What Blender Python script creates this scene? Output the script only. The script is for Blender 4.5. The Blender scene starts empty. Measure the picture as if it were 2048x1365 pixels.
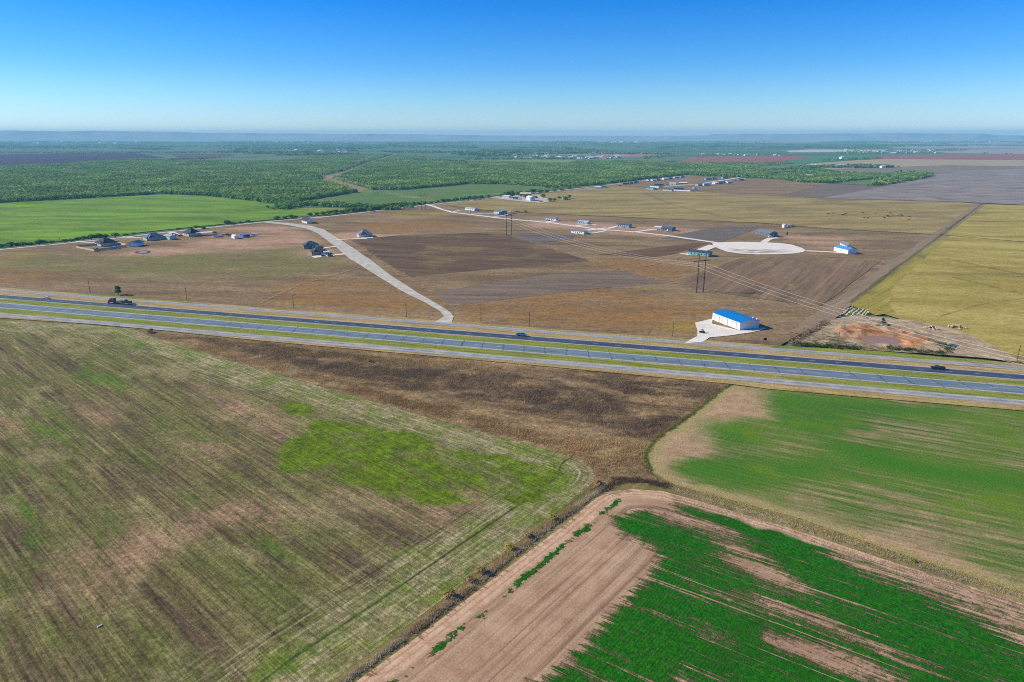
# Aerial view over farmland: fields, a divided highway, scattered homes and mesquite woods out to far mesas.
import bpy, bmesh, math, random
import numpy as np
from mathutils import Vector, Matrix, noise as mnoise
from mathutils.geometry import delaunay_2d_cdt
R = math.radians
rng = np.random.default_rng(7)
random.seed(7)
sc = bpy.context.scene
col = sc.collection

# ------------------------------------------------------------------ camera model (photo 2048 x 1365, 24 mm on 36 mm)
CAM_H = 110.0
FPX = 2048 * 24 / 36.0
HZ = 269.0
PITCH = math.atan((682.5 - HZ) / FPX)
CP, SP = math.cos(PITCH), math.sin(PITCH)

def G(px, py, h=0.0):
    """point of the photograph -> where it stands on the plain"""
    u = (px - 1024.0) / FPX
    v = (py - 682.5) / FPX
    down = SP + v * CP
    z = (CAM_H - h) / down
    return (u * z, z * (CP - v * SP))

def scale_at(py):            # photo pixels per metre at ground row py
    v = (py - 682.5) / FPX
    return FPX * (SP + v * CP) / CAM_H

def lin(c):
    c = c / 255.0
    return c / 12.92 if c <= 0.04045 else ((c + 0.055) / 1.055) ** 2.4

KA = 1.0                      # reflectance per displayed value
def S(r, g, b, k=1.0):
    return (lin(r) * KA * k, lin(g) * KA * k, lin(b) * KA * k, 1.0)

# ------------------------------------------------------------------ bookkeeping
def tag(o, label=None, cat=None, group=None, kind=None):
    if label: o['label'] = label
    if cat: o['category'] = cat
    if group: o['group'] = group
    if kind: o['kind'] = kind
    return o

def empty(name, loc, rz=0.0):
    o = bpy.data.objects.new(name, None)
    o.empty_display_size = 0.5
    col.objects.link(o)
    o.location = loc
    o.rotation_euler = (0, 0, rz)
    return o

def copy_tree(o, parent=None):
    c = o.copy()
    col.objects.link(c)
    c.parent = parent
    for ch in list(o.children):
        copy_tree(ch, c)
    return c

ONES = ['', 'first', 'second', 'third', 'fourth', 'fifth', 'sixth', 'seventh', 'eighth', 'ninth', 'tenth', 'eleventh',
        'twelfth', 'thirteenth', 'fourteenth', 'fifteenth', 'sixteenth', 'seventeenth', 'eighteenth', 'nineteenth']
TENS = {2: ('twentieth', 'twenty'), 3: ('thirtieth', 'thirty'), 4: ('fortieth', 'forty'), 5: ('fiftieth', 'fifty')}
def ordinal(n):
    if n < 20: return ONES[n]
    a, b = divmod(n, 10)
    return TENS[a][0] if b == 0 else TENS[a][1] + '-' + ONES[b]

# ------------------------------------------------------------------ node helper
class NT:
    def __init__(self, mat):
        self.m = mat
        mat.use_nodes = True
        self.t = mat.node_tree
        self.t.nodes.clear()
        self.out = self.t.nodes.new('ShaderNodeOutputMaterial')
        self._p = None
    def new(self, ty, **kw):
        n = self.t.nodes.new(ty)
        for k, v in kw.items(): setattr(n, k, v)
        return n
    def put(self, sock, v):
        if isinstance(v, bpy.types.NodeSocket): self.t.links.new(v, sock)
        elif v is not None:
            sock.default_value = tuple(v)[:3] if (sock.type == 'VECTOR' and hasattr(v, '__len__')) else v
    @property
    def P(self):
        if self._p is None:
            self._p = self.new('ShaderNodeTexCoord').outputs['Object']
        return self._p
    def frame(self, ang, lx, ly, off=0.0):
        n = self.new('ShaderNodeMapping', vector_type='TEXTURE')
        self.put(n.inputs['Vector'], self.P)
        n.inputs['Location'].default_value = (off, off * 0.7, 0)
        n.inputs['Rotation'].default_value = (0, 0, R(ang))
        n.inputs['Scale'].default_value = (lx, ly, max(lx, ly))
        return n.outputs[0]
    def noise(self, vec=None, scale=1.0, detail=3.0, rough=0.5, dist=0.0):
        n = self.new('ShaderNodeTexNoise')
        self.put(n.inputs['Vector'], vec if vec is not None else self.P)
        n.inputs['Scale'].default_value = scale
        n.inputs['Detail'].default_value = detail
        n.inputs['Roughness'].default_value = rough
        n.inputs['Distortion'].default_value = dist
        return n.outputs[0]
    def voro(self, vec=None, scale=1.0):
        n = self.new('ShaderNodeTexVoronoi')
        self.put(n.inputs['Vector'], vec if vec is not None else self.P)
        n.inputs['Scale'].default_value = scale
        return n.outputs['Distance']
    def attr(self, name):
        return self.new('ShaderNodeAttribute', attribute_name=name).outputs['Fac']
    def acol(self, name):
        return self.new('ShaderNodeAttribute', attribute_name=name).outputs['Color']
    def math(self, op, a, b=None, c=None):
        n = self.new('ShaderNodeMath', operation=op)
        self.put(n.inputs[0], a)
        if b is not None: self.put(n.inputs[1], b)
        if c is not None: self.put(n.inputs[2], c)
        return n.outputs[0]
    def add(self, a, b): return self.math('ADD', a, b)
    def sub(self, a, b): return self.math('SUBTRACT', a, b)
    def mul(self, a, b): return self.math('MULTIPLY', a, b)
    def mr(self, v, a, b, c=0.0, d=1.0, smooth=False):
        n = self.new('ShaderNodeMapRange', clamp=True)
        if smooth: n.interpolation_type = 'SMOOTHSTEP'
        self.put(n.inputs[0], v)
        for i, x in enumerate((a, b, c, d)): n.inputs[1 + i].default_value = x
        return n.outputs[0]
    def mix(self, f, a, b, mode='MIX'):
        n = self.new('ShaderNodeMix', data_type='RGBA', blend_type=mode)
        self.put(n.inputs[0], f); self.put(n.inputs[6], a); self.put(n.inputs[7], b)
        return n.outputs[2]
    def bright(self, c, f):           # colour times a number
        n = self.new('ShaderNodeVectorMath', operation='SCALE')
        self.put(n.inputs[0], c); self.put(n.inputs[3], f)
        return n.outputs[0]
    def bump(self, h, dist=0.2, strength=1.0):
        n = self.new('ShaderNodeBump')
        self.put(n.inputs['Height'], h)
        n.inputs['Distance'].default_value = dist
        n.inputs['Strength'].default_value = strength
        return n.outputs[0]
    def finish(self, colr, rough=0.9, normal=None, spec=0.1, metal=0.0, alpha=None):
        b = self.new('ShaderNodeBsdfPrincipled')
        self.put(b.inputs['Base Color'], colr)
        self.put(b.inputs['Roughness'], rough)
        b.inputs['Specular IOR Level'].default_value = spec
        b.inputs['Metallic'].default_value = metal
        if normal is not None: self.t.links.new(normal, b.inputs['Normal'])
        if alpha is not None: self.put(b.inputs['Alpha'], alpha)
        self.t.links.new(b.outputs[0], self.out.inputs[0])
        return self.m

_mats = {}
def pmat(name, c, rough=0.7, var=0.15, scale=1.5, spec=0.3, metal=0.0):
    """plain surface with a little wear in it"""
    if name in _mats: return _mats[name]
    t = NT(bpy.data.materials.new(name))
    n = t.noise(scale=scale, detail=4)
    k = t.mr(n, 0.3, 0.7, 1 - var, 1 + var)
    m = t.finish(t.bright(c, k), rough, spec=spec, metal=metal)
    _mats[name] = m
    return m

# ------------------------------------------------------------------ mesh helper
class MB:
    def __init__(self): self.v = []; self.f = []
    def add(self, vs, fs):
        o = len(self.v)
        self.v += [tuple(p) for p in vs]
        self.f += [tuple(i + o for i in f) for f in fs]
        return self
    def box(self, x0, x1, y0, y1, z0, z1):
        return self.add([(x0,y0,z0),(x1,y0,z0),(x1,y1,z0),(x0,y1,z0),(x0,y0,z1),(x1,y0,z1),(x1,y1,z1),(x0,y1,z1)],
                        [(0,3,2,1),(4,5,6,7),(0,1,5,4),(1,2,6,5),(2,3,7,6),(3,0,4,7)])
    def taper(self, b, t):       # b, t = (x0,x1,y0,y1,z)
        return self.add([(b[0],b[2],b[4]),(b[1],b[2],b[4]),(b[1],b[3],b[4]),(b[0],b[3],b[4]),
                         (t[0],t[2],t[4]),(t[1],t[2],t[4]),(t[1],t[3],t[4]),(t[0],t[3],t[4])],
                        [(0,3,2,1),(4,5,6,7),(0,1,5,4),(1,2,6,5),(2,3,7,6),(3,0,4,7)])
    def prism_y(self, prof, y0, y1, inset=None):   # prof [(x,z)] counter-clockwise seen from -y
        n = len(prof)
        a = [(x, y0, z) for x, z in prof]; b = [(x, y1, z) for x, z in prof]
        fs = [tuple(range(n)), tuple(range(2*n - 1, n - 1, -1))]
        for i in range(n):
            j = (i + 1) % n
            fs.append((i, i + n, j + n, j))
        return self.add(a + b, fs)
    def tube(self, p, q, r0, r1=None, n=8):
        r1 = r0 if r1 is None else r1
        p = Vector(p); q = Vector(q); d = (q - p).normalized()
        s = d.cross(Vector((0, 0, 1)))
        if s.length < 1e-4: s = Vector((1, 0, 0))
        s.normalize(); t = s.cross(d)
        vs = []
        for c, r in ((p, r0), (q, r1)):
            for i in range(n):
                a = 2 * math.pi * i / n
                vs.append(c + s * (math.cos(a) * r) + t * (math.sin(a) * r))
        fs = [(i, (i + 1) % n, n + (i + 1) % n, n + i) for i in range(n)]
        fs += [tuple(range(n - 1, -1, -1)), tuple(range(n, 2 * n))]
        return self.add(vs, fs)
    def blob(self, c, rx, ry, rz, seed=0, rough=0.3, n=10, m=6):
        vs = []; fs = []
        for j in range(m + 1):
            ph = math.pi * j / m
            for i in range(n):
                th = 2 * math.pi * i / n
                d = Vector((math.cos(th) * math.sin(ph), math.sin(th) * math.sin(ph), math.cos(ph)))
                k = 1 + rough * mnoise.noise(d * 2.1 + Vector((seed * 7.3, seed * 1.7, 0)))*1.6
                vs.append((c[0] + d.x * rx * k, c[1] + d.y * ry * k, c[2] + d.z * rz * k))
        for j in range(m):
            for i in range(n):
                a = j * n + i; b = j * n + (i + 1) % n
                fs.append((a, a + n, b + n, b))
        return self.add(vs, fs)
    def build(self, name, mat, parent=None, loc=None, smooth=False):
        me = bpy.data.meshes.new(name)
        me.from_pydata(self.v, [], self.f)
        bm = bmesh.new(); bm.from_mesh(me)
        bmesh.ops.recalc_face_normals(bm, faces=bm.faces)
        bm.to_mesh(me); bm.free()
        if smooth:
            me.shade_smooth()
        me.materials.append(mat)
        o = bpy.data.objects.new(name, me)
        col.objects.link(o)
        o.parent = parent
        if loc is not None: o.location = loc
        return o

# ------------------------------------------------------------------ distance helpers
def seg_dist(pts, a, b):
    a = np.array(a); b = np.array(b)
    ab = b - a
    t = np.clip(((pts - a) @ ab) / max(ab @ ab, 1e-9), 0, 1)
    return np.hypot(*(pts - (a + t[:, None] * ab)).T)

def line_dist(pts, line):
    d = np.full(len(pts), 1e9)
    for i in range(len(line) - 1): d = np.minimum(d, seg_dist(pts, line[i], line[i + 1]))
    return d

def inside(pts, poly):
    x, y = pts[:, 0], pts[:, 1]
    r = np.zeros(len(pts), bool)
    n = len(poly)
    for i in range(n):
        x0, y0 = poly[i]; x1, y1 = poly[(i + 1) % n]
        if y0 == y1: continue
        c = (y0 > y) != (y1 > y)
        xi = (x1 - x0) * (y - y0) / (y1 - y0) + x0
        r ^= c & (x < xi)
    return r

def sd_poly(pts, poly):
    d = line_dist(pts, list(poly) + [poly[0]])
    return np.where(inside(pts, poly), d, -d)

def W(poly): return [G(*p) for p in poly]

def smooth01(x):
    x = np.clip(x, 0, 1)
    return x * x * (3 - 2 * x)

def mask_polys(pts, polys, soft):
    m = np.zeros(len(pts))
    for p in polys:
        m = np.maximum(m, smooth01(0.5 + sd_poly(pts, W(p)) / (2 * soft)))
    return m

def dense(poly, step, jit, closed=True):
    out = []
    n = len(poly)
    for i in range(n if closed else n - 1):
        a = Vector(poly[i]); b = Vector(poly[(i + 1) % n])
        L = (b - a).length
        k = max(1, min(400, int(L / step)))
        for j in range(k):
            p = a.lerp(b, j / k)
            if jit:
                q = Vector((p.x / (step * 3), p.y / (step * 3), 3.3))
                p = p + Vector((mnoise.noise(q), mnoise.noise(q + Vector((31, 17, 0))))) * jit
            out.append((p.x, p.y))
    if not closed: out.append(tuple(poly[-1]))
    return out

def field(name, poly, z, mat, spacing=None, masks=None, dist_line=None, step=None, jit=0.0, height=None, world=False, kind='structure'):
    """a piece of land lying on the plain; masks = {attribute: (list of photo polygons, softness in metres)}"""
    w = list(poly) if world else W(poly)
    step = step or spacing or 60
    w = dense(w, step, jit) if (jit or spacing) else w
    pts = [Vector(p) for p in w]
    if spacing:
        a = np.array(w); lo = a.min(0); hi = a.max(0)
        gx, gy = np.meshgrid(np.arange(lo[0], hi[0], spacing), np.arange(lo[1], hi[1], spacing * 0.87))
        gx[1::2] += spacing / 2
        g = np.stack([gx.ravel(), gy.ravel()], 1)
        g += rng.uniform(-.12, .12, g.shape) * spacing
        s = sd_poly(g, w)
        g = g[s > spacing * 0.45]
        pts += [Vector(p) for p in g]
    vo, _, fo, *_ = delaunay_2d_cdt(pts, [], [list(range(len(w)))], 1, 1e-4)
    P = np.array([(p.x, p.y) for p in vo])
    zz = np.full(len(P), z)
    if height is not None: zz = zz + height(P)
    me = bpy.data.meshes.new(name)
    me.from_pydata([(float(p[0]), float(p[1]), float(h)) for p, h in zip(P, zz)], [], [tuple(f) for f in fo])
    for k, (polys, soft) in (masks or {}).items():
        at = me.attributes.new(k, 'FLOAT', 'POINT')
        at.data.foreach_set('value', mask_polys(P, polys, soft).astype(np.float32))
    if dist_line is not None:
        for k, ln in dist_line.items():
            at = me.attributes.new(k, 'FLOAT', 'POINT')
            at.data.foreach_set('value', line_dist(P, W(ln)).astype(np.float32))
    bm = bmesh.new(); bm.from_mesh(me)
    for f in bm.faces:
        if f.normal.z < 0: f.normal_flip()
    bm.to_mesh(me); bm.free()
    if height is not None: me.shade_smooth()
    me.materials.append(mat)
    o = bpy.data.objects.new(name, me)
    col.objects.link(o)
    if kind: o['kind'] = kind
    return o

def strip(name, line, width, z, mat, world=False, jit=0.0, step=8.0, parent=None, w_end=None, kind='structure'):
    """a road or track along a line, with along (u) and across (v) in metres"""
    w = list(line) if world else W(line)
    w = dense(w, step, 0, closed=False)
    n = len(w); vs = []; u = []; v = []; s = 0.0
    for i, p in enumerate(w):
        a = Vector(w[max(i - 1, 0)]); b = Vector(w[min(i + 1, n - 1)])
        d = (b - a).normalized(); q = Vector((-d.y, d.x))
        if i: s += (Vector(p) - Vector(w[i - 1])).length
        wd = width if w_end is None else width + (w_end - width) * i / (n - 1)
        for sg in (1, -1):
            h = wd / 2
            if jit: h += jit * mnoise.noise(Vector((p[0] / 6, p[1] / 6, sg * 9.0)))
            c = Vector(p) + q * (h * sg)
            vs.append((c.x, c.y, z)); u.append(s); v.append(h * sg)
    fs = [(2*i, 2*i + 1, 2*i + 3, 2*i + 2) for i in range(n - 1)]
    me = bpy.data.meshes.new(name)
    me.from_pydata(vs, [], fs)
    for k, a in (('u', u), ('v', v)):
        at = me.attributes.new(k, 'FLOAT', 'POINT'); at.data.foreach_set('value', np.array(a, np.float32))
    bm = bmesh.new(); bm.from_mesh(me)
    for f in bm.faces:
        if f.normal.z < 0: f.normal_flip()
    bm.to_mesh(me); bm.free()
    me.materials.append(mat)
    o = bpy.data.objects.new(name, me); col.objects.link(o)
    o.parent = parent
    if kind and parent is None: o['kind'] = kind
    return o

# ------------------------------------------------------------------ foliage: many small leaf clumps in one mesh
def leaves(name, c, rx, rz, ntri, size, mat, tint=None, dome=0.35, parent=None, up=0.5, base=0.0, blade=False):
    """c: (N,3) plant bases; rx, rz: radius and half height per plant; each plant gets ntri leaf-clump faces"""
    c = np.asarray(c, float); N = len(c)
    rx = np.broadcast_to(np.asarray(rx, float), (N,)); rz = np.broadcast_to(np.asarray(rz, float), (N,))
    size = np.broadcast_to(np.asarray(size, float), (N,))
    if tint is None: tint = rng.random(N)
    M = N * ntri
    idx = np.repeat(np.arange(N), ntri)
    d = rng.normal(size=(M, 3)); d /= np.linalg.norm(d, axis=1)[:, None]
    d[:, 2] = np.where(d[:, 2] < -0.35, -d[:, 2], d[:, 2])
    rad = dome + (1 - dome) * rng.random(M) ** 0.5
    # uneven outline: each plant has its own bulges
    ph = rng.random((N, 3)) * 6.28
    bul = 1 + 0.22 * np.sin(3 * np.arctan2(d[:, 1], d[:, 0]) + ph[idx, 0]) + 0.15 * np.sin(5 * d[:, 2] + ph[idx, 1])
    rad = rad * bul
    ctr = c[idx] + np.stack([d[:, 0] * rx[idx] * rad, d[:, 1] * rx[idx] * rad, (d[:, 2] * rad * rz[idx]) + rz[idx] * (1 + base)], 1)
    nrm = d + rng.normal(size=(M, 3)) * 0.55; nrm[:, 2] += up * 1.4
    nrm /= np.linalg.norm(nrm, axis=1)[:, None]
    a = np.cross(nrm, rng.normal(size=(M, 3))); a /= np.linalg.norm(a, axis=1)[:, None]
    b = np.cross(nrm, a)
    s = (size[idx] * rng.uniform(0.6, 1.4, M))[:, None]
    v = np.empty((M, 3, 3), np.float32)
    if blade:
        tip = np.stack([rng.normal(size=M) * .35, rng.normal(size=M) * .35, np.ones(M)], 1) * (rz[idx] * 2 * rng.uniform(.5, 1.1, M))[:, None]
        th = rng.random(M) * 6.28
        h = np.stack([np.cos(th), np.sin(th), 0 * th], 1) * s
        root = c[idx] + np.stack([rng.normal(size=M) * rx[idx] * .5, rng.normal(size=M) * rx[idx] * .5, np.zeros(M)], 1)
        v[:, 0] = root - h; v[:, 1] = root + h; v[:, 2] = root + tip
    else:
        v[:, 0] = ctr + a * s; v[:, 1] = ctr - a * s * .5 + b * s * .87; v[:, 2] = ctr - a * s * .5 - b * s * .87
        v[:, :, 2] = np.maximum(v[:, :, 2], c[idx][:, None, 2] + 0.02)
    me = bpy.data.meshes.new(name)
    me.vertices.add(M * 3); me.vertices.foreach_set('co', v.reshape(-1))
    me.loops.add(M * 3); me.loops.foreach_set('vertex_index', np.arange(M * 3, dtype=np.int32))
    me.polygons.add(M); me.polygons.foreach_set('loop_start', np.arange(0, M * 3, 3, dtype=np.int32))
    me.update(calc_edges=True)
    at = me.attributes.new('tint', 'FLOAT', 'POINT')
    tt = np.clip(tint[idx] + rng.normal(size=M) * .12, 0, 1)
    at.data.foreach_set('value', np.repeat(tt, 3).astype(np.float32))
    me.materials.append(mat)
    o = bpy.data.objects.new(name, me); col.objects.link(o); o.parent = parent
    return o

def leaf_mat(name, c0, c1, c2=None, rough=0.8):
    t = NT(bpy.data.materials.new(name))
    a = t.attr('tint')
    n = t.noise(t.P, 0.012, 3)
    f = t.add(t.mul(a, 0.7), t.mr(n, .35, .65, 0, .3))
    c = t.mix(t.mr(f, 0, .55), c0, c1)
    if c2: c = t.mix(t.mr(f, .6, .95), c, c2)
    c = t.bright(c, t.mr(t.noise(t.P, .006, 5, .65), .36, .64, .72, 1.2))
    d = t.new('ShaderNodeBsdfDiffuse'); t.put(d.inputs[0], c)
    tl = t.new('ShaderNodeBsdfTranslucent'); t.put(tl.inputs[0], c)
    mx = t.new('ShaderNodeMixShader'); mx.inputs[0].default_value = 0.36
    t.t.links.new(d.outputs[0], mx.inputs[1]); t.t.links.new(tl.outputs[0], mx.inputs[2])
    t.t.links.new(mx.outputs[0], t.out.inputs[0])
    return t.m

def scatter(polys, n, spacing=None, exclude=()):
    """n random points inside the union of photo polygons (on the plain)"""
    out = []
    ws = [W(p) for p in polys]
    ar = []
    for w in ws:
        a = np.array(w); ar.append(abs(np.sum(a[:, 0] * np.roll(a[:, 1], -1) - a[:, 1] * np.roll(a[:, 0], -1))) / 2)
    tot = sum(ar)
    ex = [W(p) for p in exclude]
    for w, A in zip(ws, ar):
        k = int(n * A / tot); a = np.array(w); lo = a.min(0); hi = a.max(0)
        got = np.zeros((0, 2)); guard = 0
        while len(got) < k and guard < 60:
            p = rng.uniform(lo, hi, (max(k, 2000), 2)); p = p[inside(p, w)]
            for e in ex: p = p[~inside(p, e)]
            got = np.vstack([got, p]); guard += 1
        out.append(got[:k])
    return np.vstack(out)
SKY_SAT, SKY_HUE, SKY_STR, EXPO = 1.15, 0.5, 0.10, 0.7
# tint of the sky by height above the horizon (sine of elevation): pale at the rim, deep blue overhead
SKY_RAMP = [(-.05, (.60, .76, 1.04)), (0.0, (.60, .74, 1.10)), (.04, (.46, .69, 1.0)), (.09, (.25, .58, .98)), (.165, (.07, .48, .96)), (.35, (.11, .44, .92)), (1.0, (.18, .42, .88))]
HAZE_COL = (0.34, 0.78, 1.0, 1.0)
HAZE_D = 0.000085
# ------------------------------------------------------------------ camera, sun, sky, air
cam = bpy.data.cameras.new('camera'); cam.lens = 24; cam.sensor_width = 36
cam.clip_start = 1; cam.clip_end = 80000
co = bpy.data.objects.new('camera', cam); col.objects.link(co)
co.location = (0, 0, CAM_H); co.rotation_euler = (math.pi / 2 - PITCH, 0, 0)
sc.camera = co

SUN_EL = 31.0
SUN_AZ = (-1.0, 0.10)                       # towards the sun on the plan
sl = bpy.data.lights.new('sun', 'SUN'); sl.energy = 3.8; sl.angle = R(0.5); sl.color = (1.0, 0.935, 0.82)
so = bpy.data.objects.new('sun', sl); col.objects.link(so)
_d = Vector((SUN_AZ[0], SUN_AZ[1], 0)).normalized() * math.cos(R(SUN_EL)) + Vector((0, 0, math.sin(R(SUN_EL))))
so.rotation_euler = _d.to_track_quat('Z', 'Y').to_euler()
so.location = (-300, 30, 400)

wd = bpy.data.worlds.new('World'); sc.world = wd; wd.use_nodes = True
wt = wd.node_tree
sky = wt.nodes.new('ShaderNodeTexSky'); sky.sky_type = 'NISHITA'; sky.sun_disc = False
sky.sun_elevation = R(SUN_EL); sky.sun_rotation = math.atan2(SUN_AZ[0], SUN_AZ[1])
sky.altitude = 500; sky.air_density = 1.0; sky.dust_density = 0.1; sky.ozone_density = 3.0
hs = wt.nodes.new('ShaderNodeHueSaturation'); hs.inputs['Saturation'].default_value = SKY_SAT; hs.inputs['Value'].default_value = 1.0
hs.inputs['Hue'].default_value = SKY_HUE
bg = wt.nodes['Background']; bg.inputs['Strength'].default_value = SKY_STR
wt.links.new(sky.outputs[0], hs.inputs['Color']); 
tn = wt.nodes.new('ShaderNodeMix'); tn.data_type = 'RGBA'; tn.blend_type = 'MULTIPLY'; tn.inputs[0].default_value = 1.0

tc = wt.nodes.new('ShaderNodeTexCoord'); sp_ = wt.nodes.new('ShaderNodeSeparateXYZ'); wt.links.new(tc.outputs['Generated'], sp_.inputs[0])
mr_ = wt.nodes.new('ShaderNodeMapRange'); mr_.inputs[1].default_value = -.05; mr_.inputs[2].default_value = 1.0
wt.links.new(sp_.outputs[2], mr_.inputs[0])
rp = wt.nodes.new('ShaderNodeValToRGB'); wt.links.new(mr_.outputs[0], rp.inputs[0])
er = rp.color_ramp
while len(er.elements) < len(SKY_RAMP): er.elements.new(.5)
for e_, (z_, c_) in zip(er.elements, SKY_RAMP): e_.position = (z_ + .05) / 1.05
for e_, (z_, c_) in zip(er.elements, SKY_RAMP): e_.color = (*c_, 1)
wt.links.new(rp.outputs[0], tn.inputs[7])
wt.links.new(hs.outputs[0], tn.inputs[6]); wt.links.new(tn.outputs[2], bg.inputs['Color'])
sc.view_settings.view_transform = 'Standard'; sc.view_settings.look = 'None'
sc.view_settings.exposure = EXPO; sc.view_settings.gamma = 1.0
sc.cycles.max_bounces = 4; sc.cycles.diffuse_bounces = 2; sc.cycles.volume_bounces = 0
sc.cycles.use_adaptive_sampling = True
sc.cycles.filter_width = 1.05
sc.cycles.use_denoising = False

hz = MB().box(-19000, 19000, -1500, 16500, -1.0, 180).build('haze', bpy.data.materials.new('haze_air'))
hz['kind'] = 'stuff'
t = NT(hz.data.materials[0])
pv = t.new('ShaderNodeVolumePrincipled')
pv.inputs['Color'].default_value = HAZE_COL
pv.inputs['Density'].default_value = HAZE_D
pv.inputs['Anisotropy'].default_value = 0.0
t.t.links.new(pv.outputs[0], t.out.inputs['Volume'])

# ------------------------------------------------------------------ land materials
def grainy(t, c, sc_=1.2, lo=0.7, hi=1.3, detail=6, rough=0.7):
    g = t.noise(t.P, sc_, detail, rough)
    return t.bright(c, t.mr(g, 0.32, 0.68, lo, hi)), g

def m_far(name, c0, c1, ang=0, lx=300, ly=30, tri=None):
    """a distant field: long soft streaks and finer mottling"""
    t = NT(bpy.data.materials.new(name))
    n = t.noise(t.frame(ang, lx, ly), 1.0, 5, .6)
    c = t.mix(t.mr(n, .35, .65), c0, c1)
    if tri:
        n2 = t.noise(t.frame(ang, lx * .6, ly * 1.3, 77.0), 1.0, 4, .6)
        c = t.mix(t.mr(n2, .55, .72), c, tri)
    c, g = grainy(t, c, .15, .82, 1.18, 5)
    return t.finish(c, .95, normal=t.bump(g, .5), spec=.05)

def m_ground():
    t = NT(bpy.data.materials.new('open_country'))
    n = t.noise(t.frame(4, 2600, 420), 1.0, 6, .6)
    n2 = t.noise(t.frame(-8, 900, 130, 40.), 1.0, 6, .65)
    c = t.mix(t.mr(n, .40, .60), S(66, 104, 62), S(104, 120, 80))
    c = t.mix(t.mr(n2, .56, .66), c, S(150, 132, 108))
    c = t.mix(t.mr(t.noise(t.frame(3, 1500, 150, 9.), 1.0, 3), .62, .68), c, S(48, 84, 56))
    c, g = grainy(t, c, .03, .8, 1.2)
    return t.finish(c, .95, spec=.05)

def m_stubble():
    t = NT(bpy.data.materials.new('stubble'))
    s1 = t.noise(t.frame(-42, 46, 1.3), 1.0, 7, .72)
    s2 = t.noise(t.frame(-42, 90, 9, 13.), 1.0, 7, .7)
    s3 = t.noise(t.frame(-42, 60, 17, 31.), 1.0, 7, .7)
    rows = t.noise(t.frame(-42, 40, .55, 3.), 1.0, 3, .65)
    mot = t.noise(t.P, .42, 6, .75)
    c = t.mix(t.mr(s1, .34, .66), S(98, 94, 46), S(158, 146, 88))
    c = t.mix(t.mr(s2, .42, .62), c, t.mix(t.mr(s1, .34, .66), S(74, 60, 44), S(130, 108, 76)))
    gr = t.mul(t.mr(s3, .48, .60), t.mr(s1, .36, .60))
    c = t.mix(t.mul(gr, .8), c, S(98, 116, 36))
    pat = t.noise(t.frame(-42, 40, 22, 19.), 1.0, 6, .65)
    c = t.mix(t.mul(t.mr(pat, .54, .64), .6), c, S(168, 152, 100))
    pk = t.mul(t.attr('pink'), t.mr(t.noise(t.frame(-42, 16, 6, 5.), 1.0, 6, .7), .38, .58))
    c = t.mix(t.mul(pk, .8), c, S(188, 148, 112))
    # mown headland along the two fences
    d = t.attr('d')
    dn = t.add(d, t.mr(t.noise(t.P, .09, 5, .6), .3, .7, -9, 9))
    mg = t.mr(dn, 23, 12)
    tan = t.mix(t.mr(t.noise(t.P, .35, 6, .72), .36, .64), S(132, 122, 76), S(186, 168, 120))
    tan = t.mix(t.mr(t.noise(t.frame(0, 14, 14, 8.), 1.0, 5, .65), .44, .60), tan, S(122, 134, 50))
    c = t.mix(t.mul(mg, .9), c, tan)
    sx = t.new('ShaderNodeCombineXYZ'); t.put(sx.inputs[0], t.mul(d, 1.1))
    px = t.new('ShaderNodeSeparateXYZ'); t.put(px.inputs[0], t.P)
    t.put(sx.inputs[1], t.mul(px.outputs[0], .035)); t.put(sx.inputs[2], t.mul(px.outputs[1], .035))
    ln = t.mr(t.noise(sx.outputs[0], 1.0, 3, .6), .5, .66)
    c = t.mix(t.mul(t.mul(ln, t.mr(d, 34, 18)), .6), c, S(196, 182, 132))
    dl = t.mr(t.noise(sx.outputs[0], 1.6, 2, .5), .44, .36)
    c = t.mix(t.mul(t.mul(dl, t.mr(d, 34, 18)), .4), c, S(86, 86, 40))
    wm = t.mr(t.math('ABSOLUTE', t.sub(t.attr('se'), 12.0)), .6, .2)
    c = t.mix(t.mul(wm, .8), c, S(52, 66, 22))
    wm2 = t.mr(t.math('ABSOLUTE', t.sub(t.attr('se'), 21.7)), .5, .2)
    c = t.mix(t.mul(wm2, .45), c, S(64, 54, 38))
    gm = t.attr('green')
    gn = t.add(t.mul(gm, 1.0), t.mr(t.noise(t.frame(-42, 15, 9), 1.0, 7, .68), .25, .75, -.62, .5))
    gn = t.sub(gn, t.mul(t.attr('gweak'), .34))
    grn = t.mix(t.mr(t.noise(t.P, .16, 7, .72), .36, .66), S(86, 104, 14), S(122, 146, 26))
    c = t.mix(t.mr(gn, .30, .74), c, grn)
    sg = t.add(t.mul(t.attr('spots'), 1.0), t.mr(t.noise(t.frame(-42, 12, 4), 1.0, 7, .7), .25, .75, -.7, .5))
    c = t.mix(t.mul(t.mr(sg, .35, .85), .75), c, S(94, 124, 28))
    c = t.mix(t.mr(rows, .32, .68), t.bright(c, .60), t.bright(c, 1.28))
    c = t.bright(c, t.mr(mot, .32, .68, .72, 1.28))
    c, g = grainy(t, c, 1.1, .36, 1.64, 8, .82)
    return t.finish(c, .95, normal=t.bump(g, .45), spec=.05)

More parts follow.
